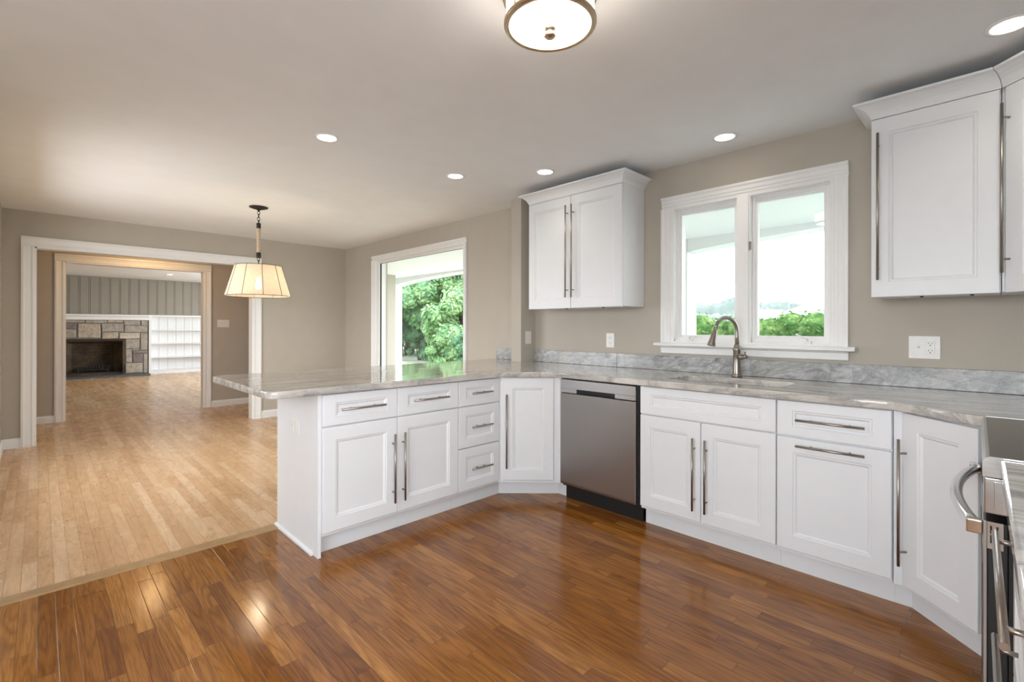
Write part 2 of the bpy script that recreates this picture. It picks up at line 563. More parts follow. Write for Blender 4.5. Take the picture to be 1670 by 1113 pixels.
def wall_y(bm, y0, y1, x0, x1, z0, z1, holes=(), mi=0):
    """wall slab running along x with rectangular holes (xa, xb, za, zb)"""
    xs = sorted({x0, x1, *[h[0] for h in holes], *[h[1] for h in holes]})
    zs = sorted({z0, z1, *[h[2] for h in holes], *[h[3] for h in holes]})
    for a, b in zip(xs, xs[1:]):
        for c, d in zip(zs, zs[1:]):
            cx, cz = (a + b) / 2, (c + d) / 2
            if any(h[0] < cx < h[1] and h[2] < cz < h[3] for h in holes):
                continue
            bx(bm, a, b, y0, y1, c, d, mi)

def wall_x(bm, x0, x1, y0, y1, z0, z1, holes=(), mi=0):
    ys = sorted({y0, y1, *[h[0] for h in holes], *[h[1] for h in holes]})
    zs = sorted({z0, z1, *[h[2] for h in holes], *[h[3] for h in holes]})
    for a, b in zip(ys, ys[1:]):
        for c, d in zip(zs, zs[1:]):
            cy, cz = (a + b) / 2, (c + d) / 2
            if any(h[0] < cy < h[1] and h[2] < cz < h[3] for h in holes):
                continue
            bx(bm, x0, x1, a, b, c, d, mi)

# ------------------------------------------------------------------ the room shell
XW = 3.321            # window wall
ZC = 2.423            # ceiling
YF = 6.976            # dining room end wall
YH = 8.495            # far wall of the hall
SINK = (0.672, 1.666, 1.122, 2.112)      # opening of the sink window (y, y, z, z)
PICT = (4.105, 6.085, 0.42, 2.165)

b = bmesh.new(); bx(b, -1.6, XW, -2.6, 3.066, -0.12, 0.0)
struct('floor', b, M['dark_floor'], 'glossy reddish brown oak strip floor of the kitchen', 'floor')
b = bmesh.new(); bx(b, -3.0, 5.0, 3.156, 15.9, -0.12, 0.0)
struct('floor.001', b, M['light_floor'], 'pale blond oak strip floor running from dining room to fireplace', 'floor')
b = bmesh.new()
extr(b, [(3.066, -0.12), (3.066, 0.0), (3.076, 0.006), (3.146, 0.006), (3.156, 0.0), (3.156, -0.12)], 'x', -1.6, XW)
struct('trim_1', b, M['threshold'], 'flat oak strip between the dark and the pale floor', 'floor trim')

b = bmesh.new(); bx(b, -2.6, XW + 0.2, -4.6, 8.55, ZC, ZC + 0.2)  # runs past the outer walls as an added unseen eave blocking sun
struct('ceiling', b, M['ceiling'], 'smooth off-white ceiling over kitchen and dining room', 'ceiling')
b = bmesh.new(); bx(b, -3.1, 5.2, 8.55, 16.0, 2.47, 2.67)
struct('ceiling.001', b, M['ceiling'], 'white ceiling of the room with the fireplace', 'ceiling')

b = bmesh.new()
wall_x(b, XW, XW + 0.2, -0.645, YF + 0.12, -0.12, ZC, [SINK, PICT])
struct('wall_right', b, M['wall'], 'greige wall with the sink window and the picture window', 'wall')
b = bmesh.new()
bx(b, 0.75, XW + 0.2, -0.845, -0.645, -0.12, ZC)
bx(b, 0.60, 0.75, -2.75, -0.645, -0.12, ZC)
struct('wall_front', b, M['wall'], 'greige wall behind the range', 'wall')
b = bmesh.new()
wall_y(b, -2.75, -2.6, -1.75, 0.60, -0.12, ZC, [(-1.45, 0.45, 0.8, 2.1)])  # unseen opening added to pass the back fill light
struct('wall_rear', b, M['wall'], 'greige kitchen wall behind the camera with an opening added for fill light', 'wall')
b = bmesh.new()
wall_x(b, -1.75, -1.6, -2.6, 3.06, -0.12, ZC, [(-1.0, 1.4, 0.8, 2.1)])  # kitchen opening added only for the side fill light
bx(b, -1.75, -0.275, 3.06, 3.2, -0.12, ZC)
wall_x(b, -0.42, -0.275, 3.2, YF, -0.12, ZC, [(4.1, 5.9, 0.6, 1.9)])  # unseen dining opening, cut for the added fill light there
struct('wall_left', b, M['wall'], 'greige side wall of the dining room', 'wall')
OA = (-0.040, 2.026, -0.12, 2.060)       # wide opening dining -> hall
b = bmesh.new()
wall_y(b, YF, YF + 0.12, -1.75, XW + 0.2, -0.12, ZC, [OA])
struct('wall_back', b, M['wall'], 'greige end wall of the dining room with a wide cased opening', 'wall')
IA = (0.225, 1.782, -0.12, 2.083)        # opening hall -> living room
b = bmesh.new()
wall_y(b, YH, YH + 0.12, -1.75, XW + 0.2, -0.12, 2.47, [IA])
bx(b, -1.75, -1.6, YF + 0.12, YH, -0.12, ZC)
bx(b, XW, XW + 0.2, YF + 0.12, YH, -0.12, ZC)
struct('wall_hall', b, M['wall'], 'greige hall wall with the inner cased opening', 'wall')
b = bmesh.new()
wall_x(b, 4.95, 5.1, YH + 0.12, 15.9, -0.12, 2.47, [(10.8, 14.0, 0.6, 2.2)])
bx(b, -3.1, -2.95, YH + 0.12, 15.9, -0.12, 2.47)
bx(b, -3.1, -1.75, YH, YH + 0.12, -0.12, 2.47)
bx(b, XW + 0.2, 5.1, YH, YH + 0.12, -0.12, 2.47)
struct('wall_living', b, M['wall'], 'side walls of the room with the fireplace', 'wall')
# grooved panelling over the mantel
b = bmesh.new()
bx(b, -2.95, 4.95, 15.50, 15.9, 1.545, 2.47)
x = -2.93
k = 0
while x < 4.9:
    wd = (0.155, 0.035)[k % 2]
    if k % 2 == 0:
        extr(b, [(x, 15.50), (x + 0.006, 15.492), (x + wd - 0.006, 15.492), (x + wd, 15.50)], 'z', 1.545, 2.44)
    else:
        extr(b, [(x + 0.008, 15.50), (x + 0.012, 15.492), (x + wd - 0.012, 15.492), (x + wd - 0.008, 15.50)], 'z', 1.545, 2.44)
    x += wd
    k += 1
bx(b, -2.95, 4.95, 15.47, 15.50, 2.44, 2.47)
struct('wall_panelled', b, M['panel'], 'grey wall of vertical grooved boards over the fireplace mantel', 'wall')

b = bmesh.new(); bx(b, -2.95, 4.95, 15.96, 16.0, -0.12, 1.545)
struct('wall_chimney', b, M['panel'], 'grey wall behind the stone fireplace and the bookcase', 'wall')
# square pier that ends the peninsula backsplash
b = bmesh.new(); bx(b, 3.127, XW, 3.042, 3.166, 0.0, ZC)
struct('wall_pier', b, M['wall'], 'narrow greige pier beside the wall cabinet, between kitchen and picture window', 'wall')

# cased openings
def casing(name, label, yface, x0, x1, ztop, wdt, depth):
    b = bmesh.new()
    yo = yface
    def prof(s0, s1):            # profile across the width, s0 outer edge, s1 inner edge
        d = 1 if s1 > s0 else -1
        return [(s0, yo), (s0, yo - 0.022), (s0 + d * 0.018, yo - 0.026), (s0 + d * 0.030, yo - 0.020), (s0 + d * (wdt - 0.03), yo - 0.014),
                (s0 + d * (wdt - 0.016), yo - 0.019), (s1 - d * 0.004, yo - 0.017), (s1, yo - 0.012), (s1, yo)]
    extr(b, prof(x0 - wdt, x0), 'z', 0.0, ztop)
    extr(b, prof(x1 + wdt, x1), 'z', 0.0, ztop)
    pr = [(p[1], p[0]) for p in prof(ztop + wdt, ztop)]
    extr(b, pr, 'x', x0 - wdt, x1 + wdt)
    bx(b, x0, x0 + 0.014, yo - 0.012, yo + depth + 0.012, 0.0, ztop)
    bx(b, x1 - 0.014, x1, yo - 0.012, yo + depth + 0.012, 0.0, ztop)
    bx(b, x0, x1, yo - 0.012, yo + depth + 0.012, ztop - 0.014, ztop)
    # far side casing
    bx(b, x0 - wdt, x0, yo + depth, yo + depth + 0.02, 0.0, ztop + wdt)
    bx(b, x1, x1 + wdt, yo + depth, yo + depth + 0.02, 0.0, ztop + wdt)
    bx(b, x0, x1, yo + depth, yo + depth + 0.02, ztop, ztop + wdt)
    return struct(name, b, M['trim'], label, 'door trim')
casing('trim_2', 'white casing around the wide opening from dining room to hall', YF, OA[0], OA[1], OA[3], 0.100, 0.12)
casing('trim_3', 'white casing around the smaller inner opening before the fireplace room', YH, IA[0], IA[1], IA[3], 0.095, 0.12)

def base_run(b, p0, p1, nrm, h=0.098, t=0.016):
    """skirting from p0 to p1, nrm = direction into the room"""
    p0, p1, nn = Vector((*p0, 0)), Vector((*p1, 0)), Vector((*nrm, 0))
    d = (p1 - p0)
    prof = [(0, 0), (t, 0), (t, h - 0.02), (t * 0.55, h - 0.006), (t * 0.3, h), (0, h)]
    A = [b.verts.new(p0 + nn * a + Vector((0, 0, z))) for a, z in prof]
    B = [b.verts.new(p1 + nn * a + Vector((0, 0, z))) for a, z in prof]
    b.faces.new(A); b.faces.new(B[::-1])
    for i in range(6):
        b.faces.new((A[i], B[i], B[(i + 1) % 6], A[(i + 1) % 6]))
b = bmesh.new()
base_run(b, (-0.275, YF), (OA[0] - 0.1, YF), (0, -1))
base_run(b, (OA[1] + 0.1, YF), (XW, YF), (0, -1))
struct('baseboard_back', b, M['trim'], 'white baseboard along the dining room end wall', 'baseboard')
b = bmesh.new()
base_run(b, (-0.275, 3.2), (-0.275, YF), (1, 0))
struct('baseboard_left', b, M['trim'], 'white baseboard along the dining room side wall', 'baseboard')
b = bmesh.new()
base_run(b, (XW, 3.6), (XW, YF), (-1, 0))
struct('baseboard_right', b, M['trim'], 'white baseboard below the picture window', 'baseboard')
b = bmesh.new()
base_run(b, (-1.6, YH), (IA[0] - 0.095, YH), (0, -1), 0.092)
base_run(b, (IA[1] + 0.095, YH), (XW, YH), (0, -1), 0.092)
struct('baseboard_hall', b, M['trim'], 'white baseboard along the hall wall', 'baseboard')

# ------------------------------------------------------------------ windows
def ring(b, x0, x1, ya, yb, za, zb, wl, wr, wb, wt):
    bx(b, x0, x1, ya, ya + wl, za, zb)
    bx(b, x0, x1, yb - wr, yb, za, zb)
    bx(b, x0, x1, ya + wl, yb - wr, za, za + wb)
    bx(b, x0, x1, ya + wl, yb - wr, zb - wt, zb)

def win_casing(b, ya, yb, za, zb, wd, bottom=False):
    """stepped casing on the wall face around an opening"""
    xo = XW
    def prof(s0, s1):
        d = 1 if s1 > s0 else -1
        return [(xo, s0), (xo - 0.024, s0), (xo - 0.026, s0 + d * 0.014), (xo - 0.018, s0 + d * 0.026), (xo - 0.016, s0 + d * (wd * 0.55)), (xo - 0.011, s0 + d * (wd * 0.62)),
                (xo - 0.011, s0 + d * (wd * 0.8)), (xo - 0.006, s0 + d * (wd * 0.86)), (xo - 0.006, s1), (xo, s1)]
    extr(b, prof(ya - wd, ya), 'z', za, zb)
    extr(b, prof(yb + wd, yb), 'z', za, zb)
    extr(b, [(p[0], p[1]) for p in prof(zb + wd, zb)], 'y', ya - wd, yb + wd)
    if bottom:
        extr(b, [(p[0], p[1]) for p in prof(za - wd, za)], 'y', ya - wd, yb + wd)

# sink window
W1 = tag(bpy.data.objects.new('window_1', None), 'white double casement window over the sink', 'window', kind='structure')
C.objects.link(W1)
ya, yb, za, zb = SINK
b = bmesh.new()
win_casing(b, ya, yb, za, zb, 0.085)
obj('casing', b, M['trim'], W1, 0.001)
b = bmesh.new()   # stepped jamb lining
for x0, x1, tk in ((XW - 0.006, XW + 0.05, 0.010), (XW + 0.03, XW + 0.17, 0.018)):
    ring(b, x0, x1, ya, yb, za, zb, tk, tk, tk, tk)
bx(b, XW - 0.004, XW + 0.14, 1.124, 1.212, za, zb)
bx(b, XW - 0.014, XW - 0.004, 1.134, 1.204, za, zb)
obj('frame', b, M['trim'], W1, 0.0015)
b = bmesh.new()
extr(b, [(XW - 0.001, 1.097), (XW - 0.072, 1.097), (XW - 0.084, 1.101), (XW - 0.084, 1.112), (XW - 0.076, 1.122), (XW + 0.10, 1.126), (XW + 0.10, 1.110), (XW - 0.001, 1.110)], 'y', 0.545, 1.778)
obj('sill', b, M['trim'], W1, 0.002)
b = bmesh.new()
extr(b, [(XW - 0.001, 1.040), (XW - 0.012, 1.040), (XW - 0.022, 1.046), (XW - 0.024, 1.085), (XW - 0.040, 1.092), (XW - 0.042, 1.097), (XW - 0.001, 1.097)], 'y', 0.585, 1.75)
obj('apron', b, M['trim'], W1, 0.001)
for (s0, s1, rot) in ((1.212, yb - 0.018, 0.0), (ya + 0.018, 1.124, 0.008)):
    b = bmesh.new()
    z0, z1 = za + 0.018, zb - 0.018
    ring(b, 0, 0.038, s0 - s0, s1 - s0, z0, z1, 0.030, 0.030, 0.040, 0.034)
    ring(b, -0.006, 0.010, s0 - s0, s1 - s0, z0, z1, 0.016, 0.016, 0.022, 0.018)
    o = obj('sash', b, M['trim'], W1, 0.0015)
    o.location = (XW + 0.044, s0, 0)
    o.rotation_euler = (0, 0, rot)
    b = bmesh.new()
    bx(b, 0.016, 0.020, 0.026, s1 - s0 - 0.026, z0 + 0.036, z1 - 0.030)
    g = obj('glass', b, M['glass'], o)
b = bmesh.new()
bx(b, XW - 0.008, XW + 0.0, 1.118, 1.132, 1.745, 1.800)
tube(b, [(XW - 0.012, 1.125, 1.775), (XW - 0.030, 1.121, 1.768), (XW - 0.036, 1.120, 1.735)], [0.006, 0.006, 0.004], 8)
obj('latch', b, M['nickel'], W1, 0.001)['label'] = 'small nickel casement latch'
for yc, lab in ((1.545, 1), (0.80, -1)):
    b = bmesh.new()
    bx(b, XW + 0.012, XW + 0.040, yc - 0.02, yc + 0.02, 1.13, 1.148)
    tube(b, [(XW + 0.022, yc, 1.145), (XW + 0.010, yc, 1.165), (XW + 0.002, yc - 0.015 * lab, 1.172), (XW - 0.006, yc - 0.05 * lab, 1.188 if lab < 0 else 1.166)], 0.0045, 8)
    lathe(b, [(0, -0.008), (0.007, -0.005), (0.008, 0.002), (0, 0.008)], 10)
    for vv in b.verts[-22:]:
        vv.co += Vector((XW - 0.006, yc - 0.052 * lab, 1.190 if lab < 0 else 1.168))
    obj('crank', b, M['plate'], W1)

# picture window
W2 = tag(bpy.data.objects.new('window_2', None), 'large single-pane picture window of the dining room', 'window', kind='structure')
C.objects.link(W2)
ya, yb, za, zb = PICT
b = bmesh.new()
win_casing(b, ya, yb, za, zb, 0.055, True)
obj('casing', b, M['trim'], W2, 0.001)
b = bmesh.new()
ring(b, XW - 0.006, XW + 0.17, ya, yb, za, zb, 0.012, 0.012, 0.012, 0.012)
ring(b, XW + 0.045, XW + 0.10, ya, yb, za, zb, 0.040, 0.044, 0.044, 0.040)
obj('frame', b, M['trim'], W2, 0.0015)
b = bmesh.new()
ring(b, XW + 0.064, XW + 0.082, ya + 0.038, yb - 0.042, za + 0.042, zb - 0.038, 0.006, 0.008, 0.006, 0.004)
obj('gasket', b, M['slot'], W2)
b = bmesh.new()
bx(b, XW + 0.070, XW + 0.076, ya + 0.040, yb - 0.044, za + 0.044, zb - 0.040)
obj('glass', b, M['glass'], W2)

# ------------------------------------------------------------------ cabinets
def front_panel(b, x0, x1, z0, z1, stile, rail, t=0.02, y=0.0):
    """shaker front with a stepped bead, face at y, back at y + t"""
    def loop(i, j, yy):
        return [b.verts.new(p) for p in ((x0 + i, yy, z0 + j), (x1 - i, yy, z0 + j), (x1 - i, yy, z1 - j), (x0 + i, yy, z1 - j))]
    L = [loop(0, 0, y + t), loop(0, 0, y + 0.0025), loop(0.0025, 0.0025, y), loop(stile, rail, y), loop(stile + 0.0035, rail + 0.0035, y + 0.004),
         loop(stile + 0.010, rail + 0.010, y + 0.0045), loop(stile + 0.0175, rail + 0.0175, y + 0.0115)]
    b.faces.new(L[0])
    b.faces.new(L[-1][::-1])
    for p, q in zip(L, L[1:]):
        for k in range(4):
            b.faces.new((p[k], p[(k + 1) % 4], q[(k + 1) % 4], q[k]))

def bar_handle(parent, vert, cx, cz, length, y=0.0, r=0.006, stand=0.033, inset=0.06):
    b = bmesh.new()
    h = length / 2
    if vert:
        tube(b, [(cx, y - stand, cz - h), (cx, y - stand, cz + h)], r, 14)
        for s in (-1, 1):
            tube(b, [(cx, y, cz + s * (h - inset)), (cx, y - stand, cz + s * (h - inset))], r * 0.8, 10)
    else:
        tube(b, [(cx - h, y - stand, cz), (cx + h, y - stand, cz)], r, 14)
        for s in (-1, 1):
            tube(b, [(cx + s * (h - inset), y, cz), (cx + s * (h - inset), y - stand, cz)], r * 0.8, 10)
    return obj('handle', b, M['nickel'], parent)

def cabinet(name, label, origin, rotz, x1, depth, z0, z1, fronts, foot=None, toe=None, group=None, cat='cabinet'):
    """local frame: x along the front as seen, y going back, door faces at y = 0.
    foot: world-space footprint of the carcass, else a box."""
    t = thing(name, label, cat, (origin[0], origin[1], 0), rotz, group)
    inv = Matrix.Rotation(-rotz, 2)
    b = bmesh.new()
    if foot:
        prism(b, [tuple(inv @ (Vector(p) - Vector(origin))) for p in foot], z0, z1)
    else:
        bx(b, 0, x1, 0.021, depth, z0, z1)
    obj('body', b, M['white'], t, 0.001)
    for kind, a, c, za, zb, hd in fronts:
        b = bmesh.new()
        h = zb - za
        if kind == 'door':
            front_panel(b, a, c, za, zb, 0.070, 0.072)
        elif h < 0.22:
            front_panel(b, a, c, za, zb, 0.068 if c - a > 0.4 else 0.060, 0.046)
        else:
            front_panel(b, a, c, za, zb, 0.060, 0.058)
        d = obj('door' if kind == 'door' else 'drawer', b, M['white'], t)
        if hd:
            bar_handle(d, *hd)
    if toe:
        b = bmesh.new()
        a, c, yy = toe
        bx(b, a, c, yy, yy + 0.018, 0.0, z0 + 0.001)
        obj('toe_kick', b, M['white'], t)
    return t

ZB, ZT, ZD, ZDD = 0.129, 0.868, 0.693, 0.700   # door bottom, top, door top, drawer bottom
# --- peninsula, doors facing the kitchen
YP = 2.502
px0 = 1.0655
g = 0.0016
mid = 0.4522
wpen = 0.9125
pen = cabinet('base_cabinet', 'white peninsula cabinet with two drawers over two doors, at the open end of the counter', (px0, YP), 0, wpen + 0.002, 0.61, 0.108, 0.876, [
    ('drawer', 0.003, mid - g, ZDD, ZT, (False, mid / 2, 0.784, 0.265)),
    ('drawer', mid + g, wpen - g, ZDD, ZT, (False, (mid + wpen) / 2, 0.784, 0.265)),
    ('door', 0.003, mid - g, ZB, ZD, (True, mid - 0.034, 0.400, 0.405)),
    ('door', mid + g, wpen - g, ZB, ZD, (True, mid + 0.034, 0.400, 0.405)),
], toe=(0.0, wpen + 0.001, 0.082))
b = bmesh.new(); bx(b, -0.018, -0.0005, 0.016, 0.626, 0.0, 0.876)
obj('side_panel', b, M['white'], pen, 0.0015)
b = bmesh.new(); bx(b, 0.0005, 2.03, 0.6115, 0.626, 0.0, 0.8755)
obj('back_panel', b, M['white'], pen, 0.0015)
b = bmesh.new()
extr(b, [(-0.0185, 0.0), (-0.032, 0.0), (-0.0305, 0.012), (-0.0185, 0.020)], 'y', 0.075, 0.64)
bx(b, -0.0185, 0.004, 0.074, 0.10, 0.0, 0.108)
obj('shoe_molding', b, M['white'], pen, 0.001)
w3 = 0.3765
o3 = 0.9145
cabinet('base_cabinet', 'white narrow cabinet of three stacked drawers in the peninsula', (px0 + o3, YP), 0, w3, 0.61, 0.108, 0.876, [
    ('drawer', g, w3 - 0.001, ZDD, ZT, (False, w3 / 2, 0.784, 0.185)),
    ('drawer', g, w3 - 0.001, 0.4175, ZD, (False, w3 / 2, 0.555, 0.185)),
    ('drawer', g, w3 - 0.001, ZB, 0.4105, (False, w3 / 2, 0.270, 0.185)),
], toe=(0.0, w3, 0.082))
# --- angled corner between peninsula and dishwasher
S2 = math.sqrt(0.5)
dL = math.hypot(2.633 - 2.371, 2.212 - 2.484)
ccl = cabinet('corner_cabinet', 'white single-door angled corner cabinet between the peninsula drawers and the dishwasher', (2.366, 2.490), rad(-45), 0, 0, 0.108, 0.876, [
    ('door', 0.006, 0.372, ZB, ZT, (True, 0.034, 0.487, 0.53)),
], foot=[(2.358, 2.52), (2.667, 2.208), (2.667, 2.187), (3.30, 2.187), (3.30, 3.03), (3.12, 3.03), (3.12, 3.108), (2.358, 3.108)])
b = bmesh.new()
inv = Matrix.Rotation(rad(45), 2)
tp = [(2.352, 2.585), (2.402, 2.585), (2.730, 2.257), (2.730, 2.189), (2.748, 2.189), (2.748, 2.265), (2.410, 2.603), (2.352, 2.603)]
tp = [(2.357, 2.584), (2.424, 2.584), (2.736, 2.272), (2.736, 2.189), (2.752, 2.189), (2.752, 2.279), (2.431, 2.60), (2.357, 2.60)]
prism(b, [tuple(inv @ (Vector(p) - Vector((2.366, 2.490)))) for p in tp], 0.0, 0.109)
obj('toe_kick', b, M['white'], ccl)
# --- sink run, doors facing -x
XS = 2.650
RS = rad(-90)
ys0 = 1.546
hw = 0.3845
ws = 0.772
cabinet('base_cabinet', 'white sink cabinet with one wide false drawer front over two doors, below the window', (XS, ys0), RS, ws, 0.63, 0.108, 0.876, [
    ('drawer', 0.003, ws - g, ZDD, ZT, None),
    ('door', 0.003, hw - g, ZB, ZD, (True, hw - 0.035, 0.400, 0.41)),
    ('door', hw + g, ws - g, ZB, ZD, (True, hw + 0.035, 0.400, 0.41)),
], toe=(0.0, ws, 0.078))
wd = 0.4625
cdr = cabinet('base_cabinet', 'white cabinet with a long-handled drawer over a pull-out door, beside the sink cabinet', (XS, ys0 - ws - 0.001), RS, wd, 0.63, 0.108, 0.876, [
    ('drawer', 0.004, wd - 0.002, ZDD - 0.004, ZT, (False, wd / 2, 0.780, 0.275)),
    ('door', 0.004, wd - 0.002, ZB, ZD - 0.006, (False, wd / 2, 0.654, 0.275)),
], toe=(0.0, wd, 0.078))
# --- angled corner beside the range
ccr = cabinet('corner_cabinet', 'white tall single-door angled corner cabinet next to the range', (2.636, 0.276), rad(-135), 0, 0, 0.108, 0.876, [
    ('door', 0.006, 0.334, ZB, ZT, (True, 0.022, 0.487, 0.54)),
], foot=[(2.667, 0.308), (2.667, 0.279), (2.410, 0.022), (2.422, -0.63), (3.30, -0.63), (3.30, 0.308)])
b = bmesh.new()
inv = Matrix.Rotation(rad(135), 2)
tp = [(2.728, 0.310), (2.728, 0.250), (2.500, 0.022), (2.522, 0.022), (2.744, 0.243), (2.744, 0.310)]
prism(b, [tuple(inv @ (Vector(p) - Vector((2.636, 0.276)))) for p in tp], 0.0, 0.109)
obj('toe_kick', b, M['white'], ccr)

# --- dishwasher
DY = 2.184
dw = thing('dishwasher', 'stainless steel dishwasher with a pocket handle, under the counter', 'dishwasher', (XS, DY, 0), RS)
Wd = 0.622
b = bmesh.new(); bx(b, 0.004, Wd - 0.002, 0.03, 0.60, 0.10, 0.870)
obj('body', b, M['black'], dw)
b = bmesh.new(); bx(b, 0.002, Wd, 0.07, 0.085, 0.0, 0.118)
obj('kick_plate', b, M['black'], dw)
b = bmesh.new()
extr(b, [(0.0, 0.120), (-0.002, 0.135), (-0.002, 0.764), (0.004, 0.768), (0.03, 0.768), (0.03, 0.120)], 'x', 0.004, Wd - 0.012)
door = obj('door', b, M['steel'], dw, 0.0015)
b = bmesh.new()   # control strip with a pocket cut in its lower edge
p0, p1 = 0.148, 0.458
pr = [(-0.002, 0.800), (-0.002, 0.862), (0.006, 0.866), (0.03, 0.866), (0.03, 0.800)]
extr(b, pr, 'x', 0.004, Wd - 0.012)
pr = [(-0.002, 0.772), (-0.002, 0.800), (0.03, 0.800), (0.03, 0.772)]
extr(b, pr, 'x', 0.004, p0)
extr(b, pr, 'x', p1, Wd - 0.012)
obj('control_strip', b, M['steel_h'], dw, 0.001)
b = bmesh.new()
bx(b, p0, p1, 0.020, 0.026, 0.770, 0.801)
bx(b, p0, p1, 0.0, 0.02, 0.768, 0.7705)
obj('pocket_handle', b, M['black'], dw)

# --- countertop
def slab(name, loops, z0, z1, m, bev=0.007, seg=3):
    cu = bpy.data.curves.new(name, 'CURVE')
    cu.dimensions = '2D'
    cu.fill_mode = 'BOTH'
    cu.extrude = (z1 - z0) / 2 - bev
    cu.bevel_depth = bev
    cu.bevel_resolution = seg
    cu.offset = -bev
    for pts in loops:
        s = cu.splines.new('POLY')
        s.points.add(len(pts) - 1)
        for q, p in zip(s.points, pts):
            q.co = (p[0], p[1], 0, 1)
        s.use_cyclic_u = True
    o = bpy.data.objects.new(name + '_curve', cu)
    C.objects.link(o)
    dg = bpy.context.evaluated_depsgraph_get()
    me = bpy.data.meshes.new_from_object(o.evaluated_get(dg))
    me.transform(Matrix.Translation((0, 0, (z0 + z1) / 2)))
    bpy.data.objects.remove(o)
    bpy.data.curves.remove(cu)
    me.name = name
    me.materials.clear()
    me.materials.append(m)
    r = bpy.data.objects.new(name, me)
    C.objects.link(r)
    return r

def rounded(pts, radii, n=6):
    out = []
    k = len(pts)
    for i in range(k):
        p = Vector(pts[i]); r = radii.get(i, 0)
        if not r:
            out.append(tuple(p)); continue
        a = (Vector(pts[i - 1]) - p).normalized(); c = (Vector(pts[(i + 1) % k]) - p).normalized()
        half = a.angle(c) / 2
        d = r / math.tan(half)
        s, e = p + a * d, p + c * d
        cen = p + (a + c).normalized() * (r / math.sin(half))
        v0, v1 = s - cen, e - cen
        tot = v0.angle_signed(v1)
        for q in range(n + 1):
            v = Matrix.Rotation(-tot * q / n, 2) @ v0
            out.append(tuple(cen + v))
    return out

outer = [(0.785, 2.466), (2.332, 2.466), (2.613, 2.185), (2.613, 0.305), (2.4035, 0.050), (2.4155, -0.640), (XW - 0.002, -0.640),
         (XW - 0.002, 3.040), (3.125, 3.040), (3.125, 3.168), (XW - 0.002, 3.168), (XW - 0.002, 3.567), (0.785, 3.567)]
outer = rounded(outer, {0: 0.05, 1: 0.05, 2: 0.05, 3: 0.06, 12: 0.06})
hole = rounded([(2.785, 0.80), (2.785, 1.44), (3.105, 1.44), (3.105, 0.80)], {0: 0.05, 1: 0.05, 2: 0.05, 3: 0.05})
ct = slab('countertop', [outer, hole], 0.876, 0.914, M['stone'])
tag(ct, 'long grey veined stone countertop over the peninsula and sink run', 'countertop')

# --- backsplash strips
def strip(label, x0, x1, y0, y1):
    b = bmesh.new(); bx(b, x0, x1, y0, y1, 0.915, 1.024)
    return tag(obj('backsplash', b, M['splash'], None, 0.002), label, 'backsplash')
strip('short grey stone backsplash strip from the pier to below the wall cabinet', XW - 0.021, XW - 0.001, 2.134, 3.040)
strip('long grey stone backsplash strip behind the sink faucet', XW - 0.021, XW - 0.001, -0.640, 2.132)
strip('small square stone backsplash piece between the pier and the picture window', XW - 0.021, XW - 0.001, 3.168, 3.560)

# --- sink and faucet
sk = thing('sink', 'stainless undermount sink basin set into the counter', 'sink', (2.945, 1.12, 0.70))
b = bmesh.new()
def rr(hx, hy, r, z):
    pts = rounded([(-hx, -hy), (-hx, hy), (hx, hy), (hx, -hy)], {0: r, 1: r, 2: r, 3: r}, 5)
    return [b.verts.new((p[0], p[1], z)) for p in pts]
L = [rr(0.175, 0.335, 0.06, 0.174), rr(0.158, 0.318, 0.05, 0.174), rr(0.152, 0.312, 0.05, 0.02), rr(0.13, 0.29, 0.05, 0.0), rr(0.03, 0.03, 0.02, -0.004)]
for p, q in zip(L, L[1:]):
    for k in range(len(p)):
        f = b.faces.new((p[k], p[(k + 1) % len(p)], q[(k + 1) % len(p)], q[k])); f.smooth = True
b.faces.new(L[-1])
o = obj('basin', b, M['steel_h'], sk)
md = o.modifiers.new('sheet', 'SOLIDIFY'); md.thickness = 0.0015
b = bmesh.new(); lathe(b, [(0, 0.001), (0.02, 0.001), (0.024, 0.003), (0.04, 0.002), (0.042, -0.001)], 24)
obj('drain', b, M['chrome'], sk)

fx, fy = 3.205, 1.167
fc = thing('faucet', 'brushed nickel gooseneck pull-down faucet behind the sink', 'faucet', (fx, fy, 0.914), rad(-25))
b = bmesh.new()
lathe(b, [(0, 0.0005), (0.033, 0.0005), (0.034, 0.008), (0.028, 0.016), (0.0265, 0.022), (0.024, 0.055), (0.0225, 0.09), (0.0225, 0.168), (0.025, 0.172), (0.025, 0.182), (0.0205, 0.187), (0.019, 0.20), (0.0155, 0.21), (0, 0.21)], 28)
obj('body', b, M['nickel'], fc)
b = bmesh.new()
arc = [(0, 0, 0.205), (0, 0, 0.26)]
Rr = 0.088
for k in range(0, 15):
    a = math.pi * k / 14 * 0.93
    arc.append((-Rr + Rr * math.cos(a), 0.0, 0.292 + Rr * 1.03 * math.sin(a)))
tube(b, arc, 0.0125, 16)
obj('spout', b, M['nickel'], fc)
e = Vector(arc[-1]); dirv = (Vector(arc[-1]) - Vector(arc[-2])).normalized()
b = bmesh.new()
tube(b, [e - dirv * 0.005, e + dirv * 0.02, e + dirv * 0.03, e + dirv * 0.075, e + dirv * 0.105, e + dirv * 0.112], [0.0135, 0.0145, 0.0165, 0.020, 0.0245, 0.0245], 18)
bx(b, e.x - 0.03, e.x - 0.014, -0.006, 0.006, e.z - 0.055, e.z - 0.03)
obj('spray_head', b, M['nickel'], fc)
b = bmesh.new()
tube(b, [(0, -0.015, 0.132), (0, -0.045, 0.132), (0, -0.052, 0.134), (0, -0.072, 0.134), (0, -0.078, 0.133)], [0.0205, 0.0195, 0.014, 0.014, 0.010], 16)
tube(b, [(0, -0.063, 0.134), (-0.012, -0.068, 0.142), (-0.055, -0.086, 0.150), (-0.064, -0.09, 0.151)], [0.0075, 0.0065, 0.007, 0.004], 10)
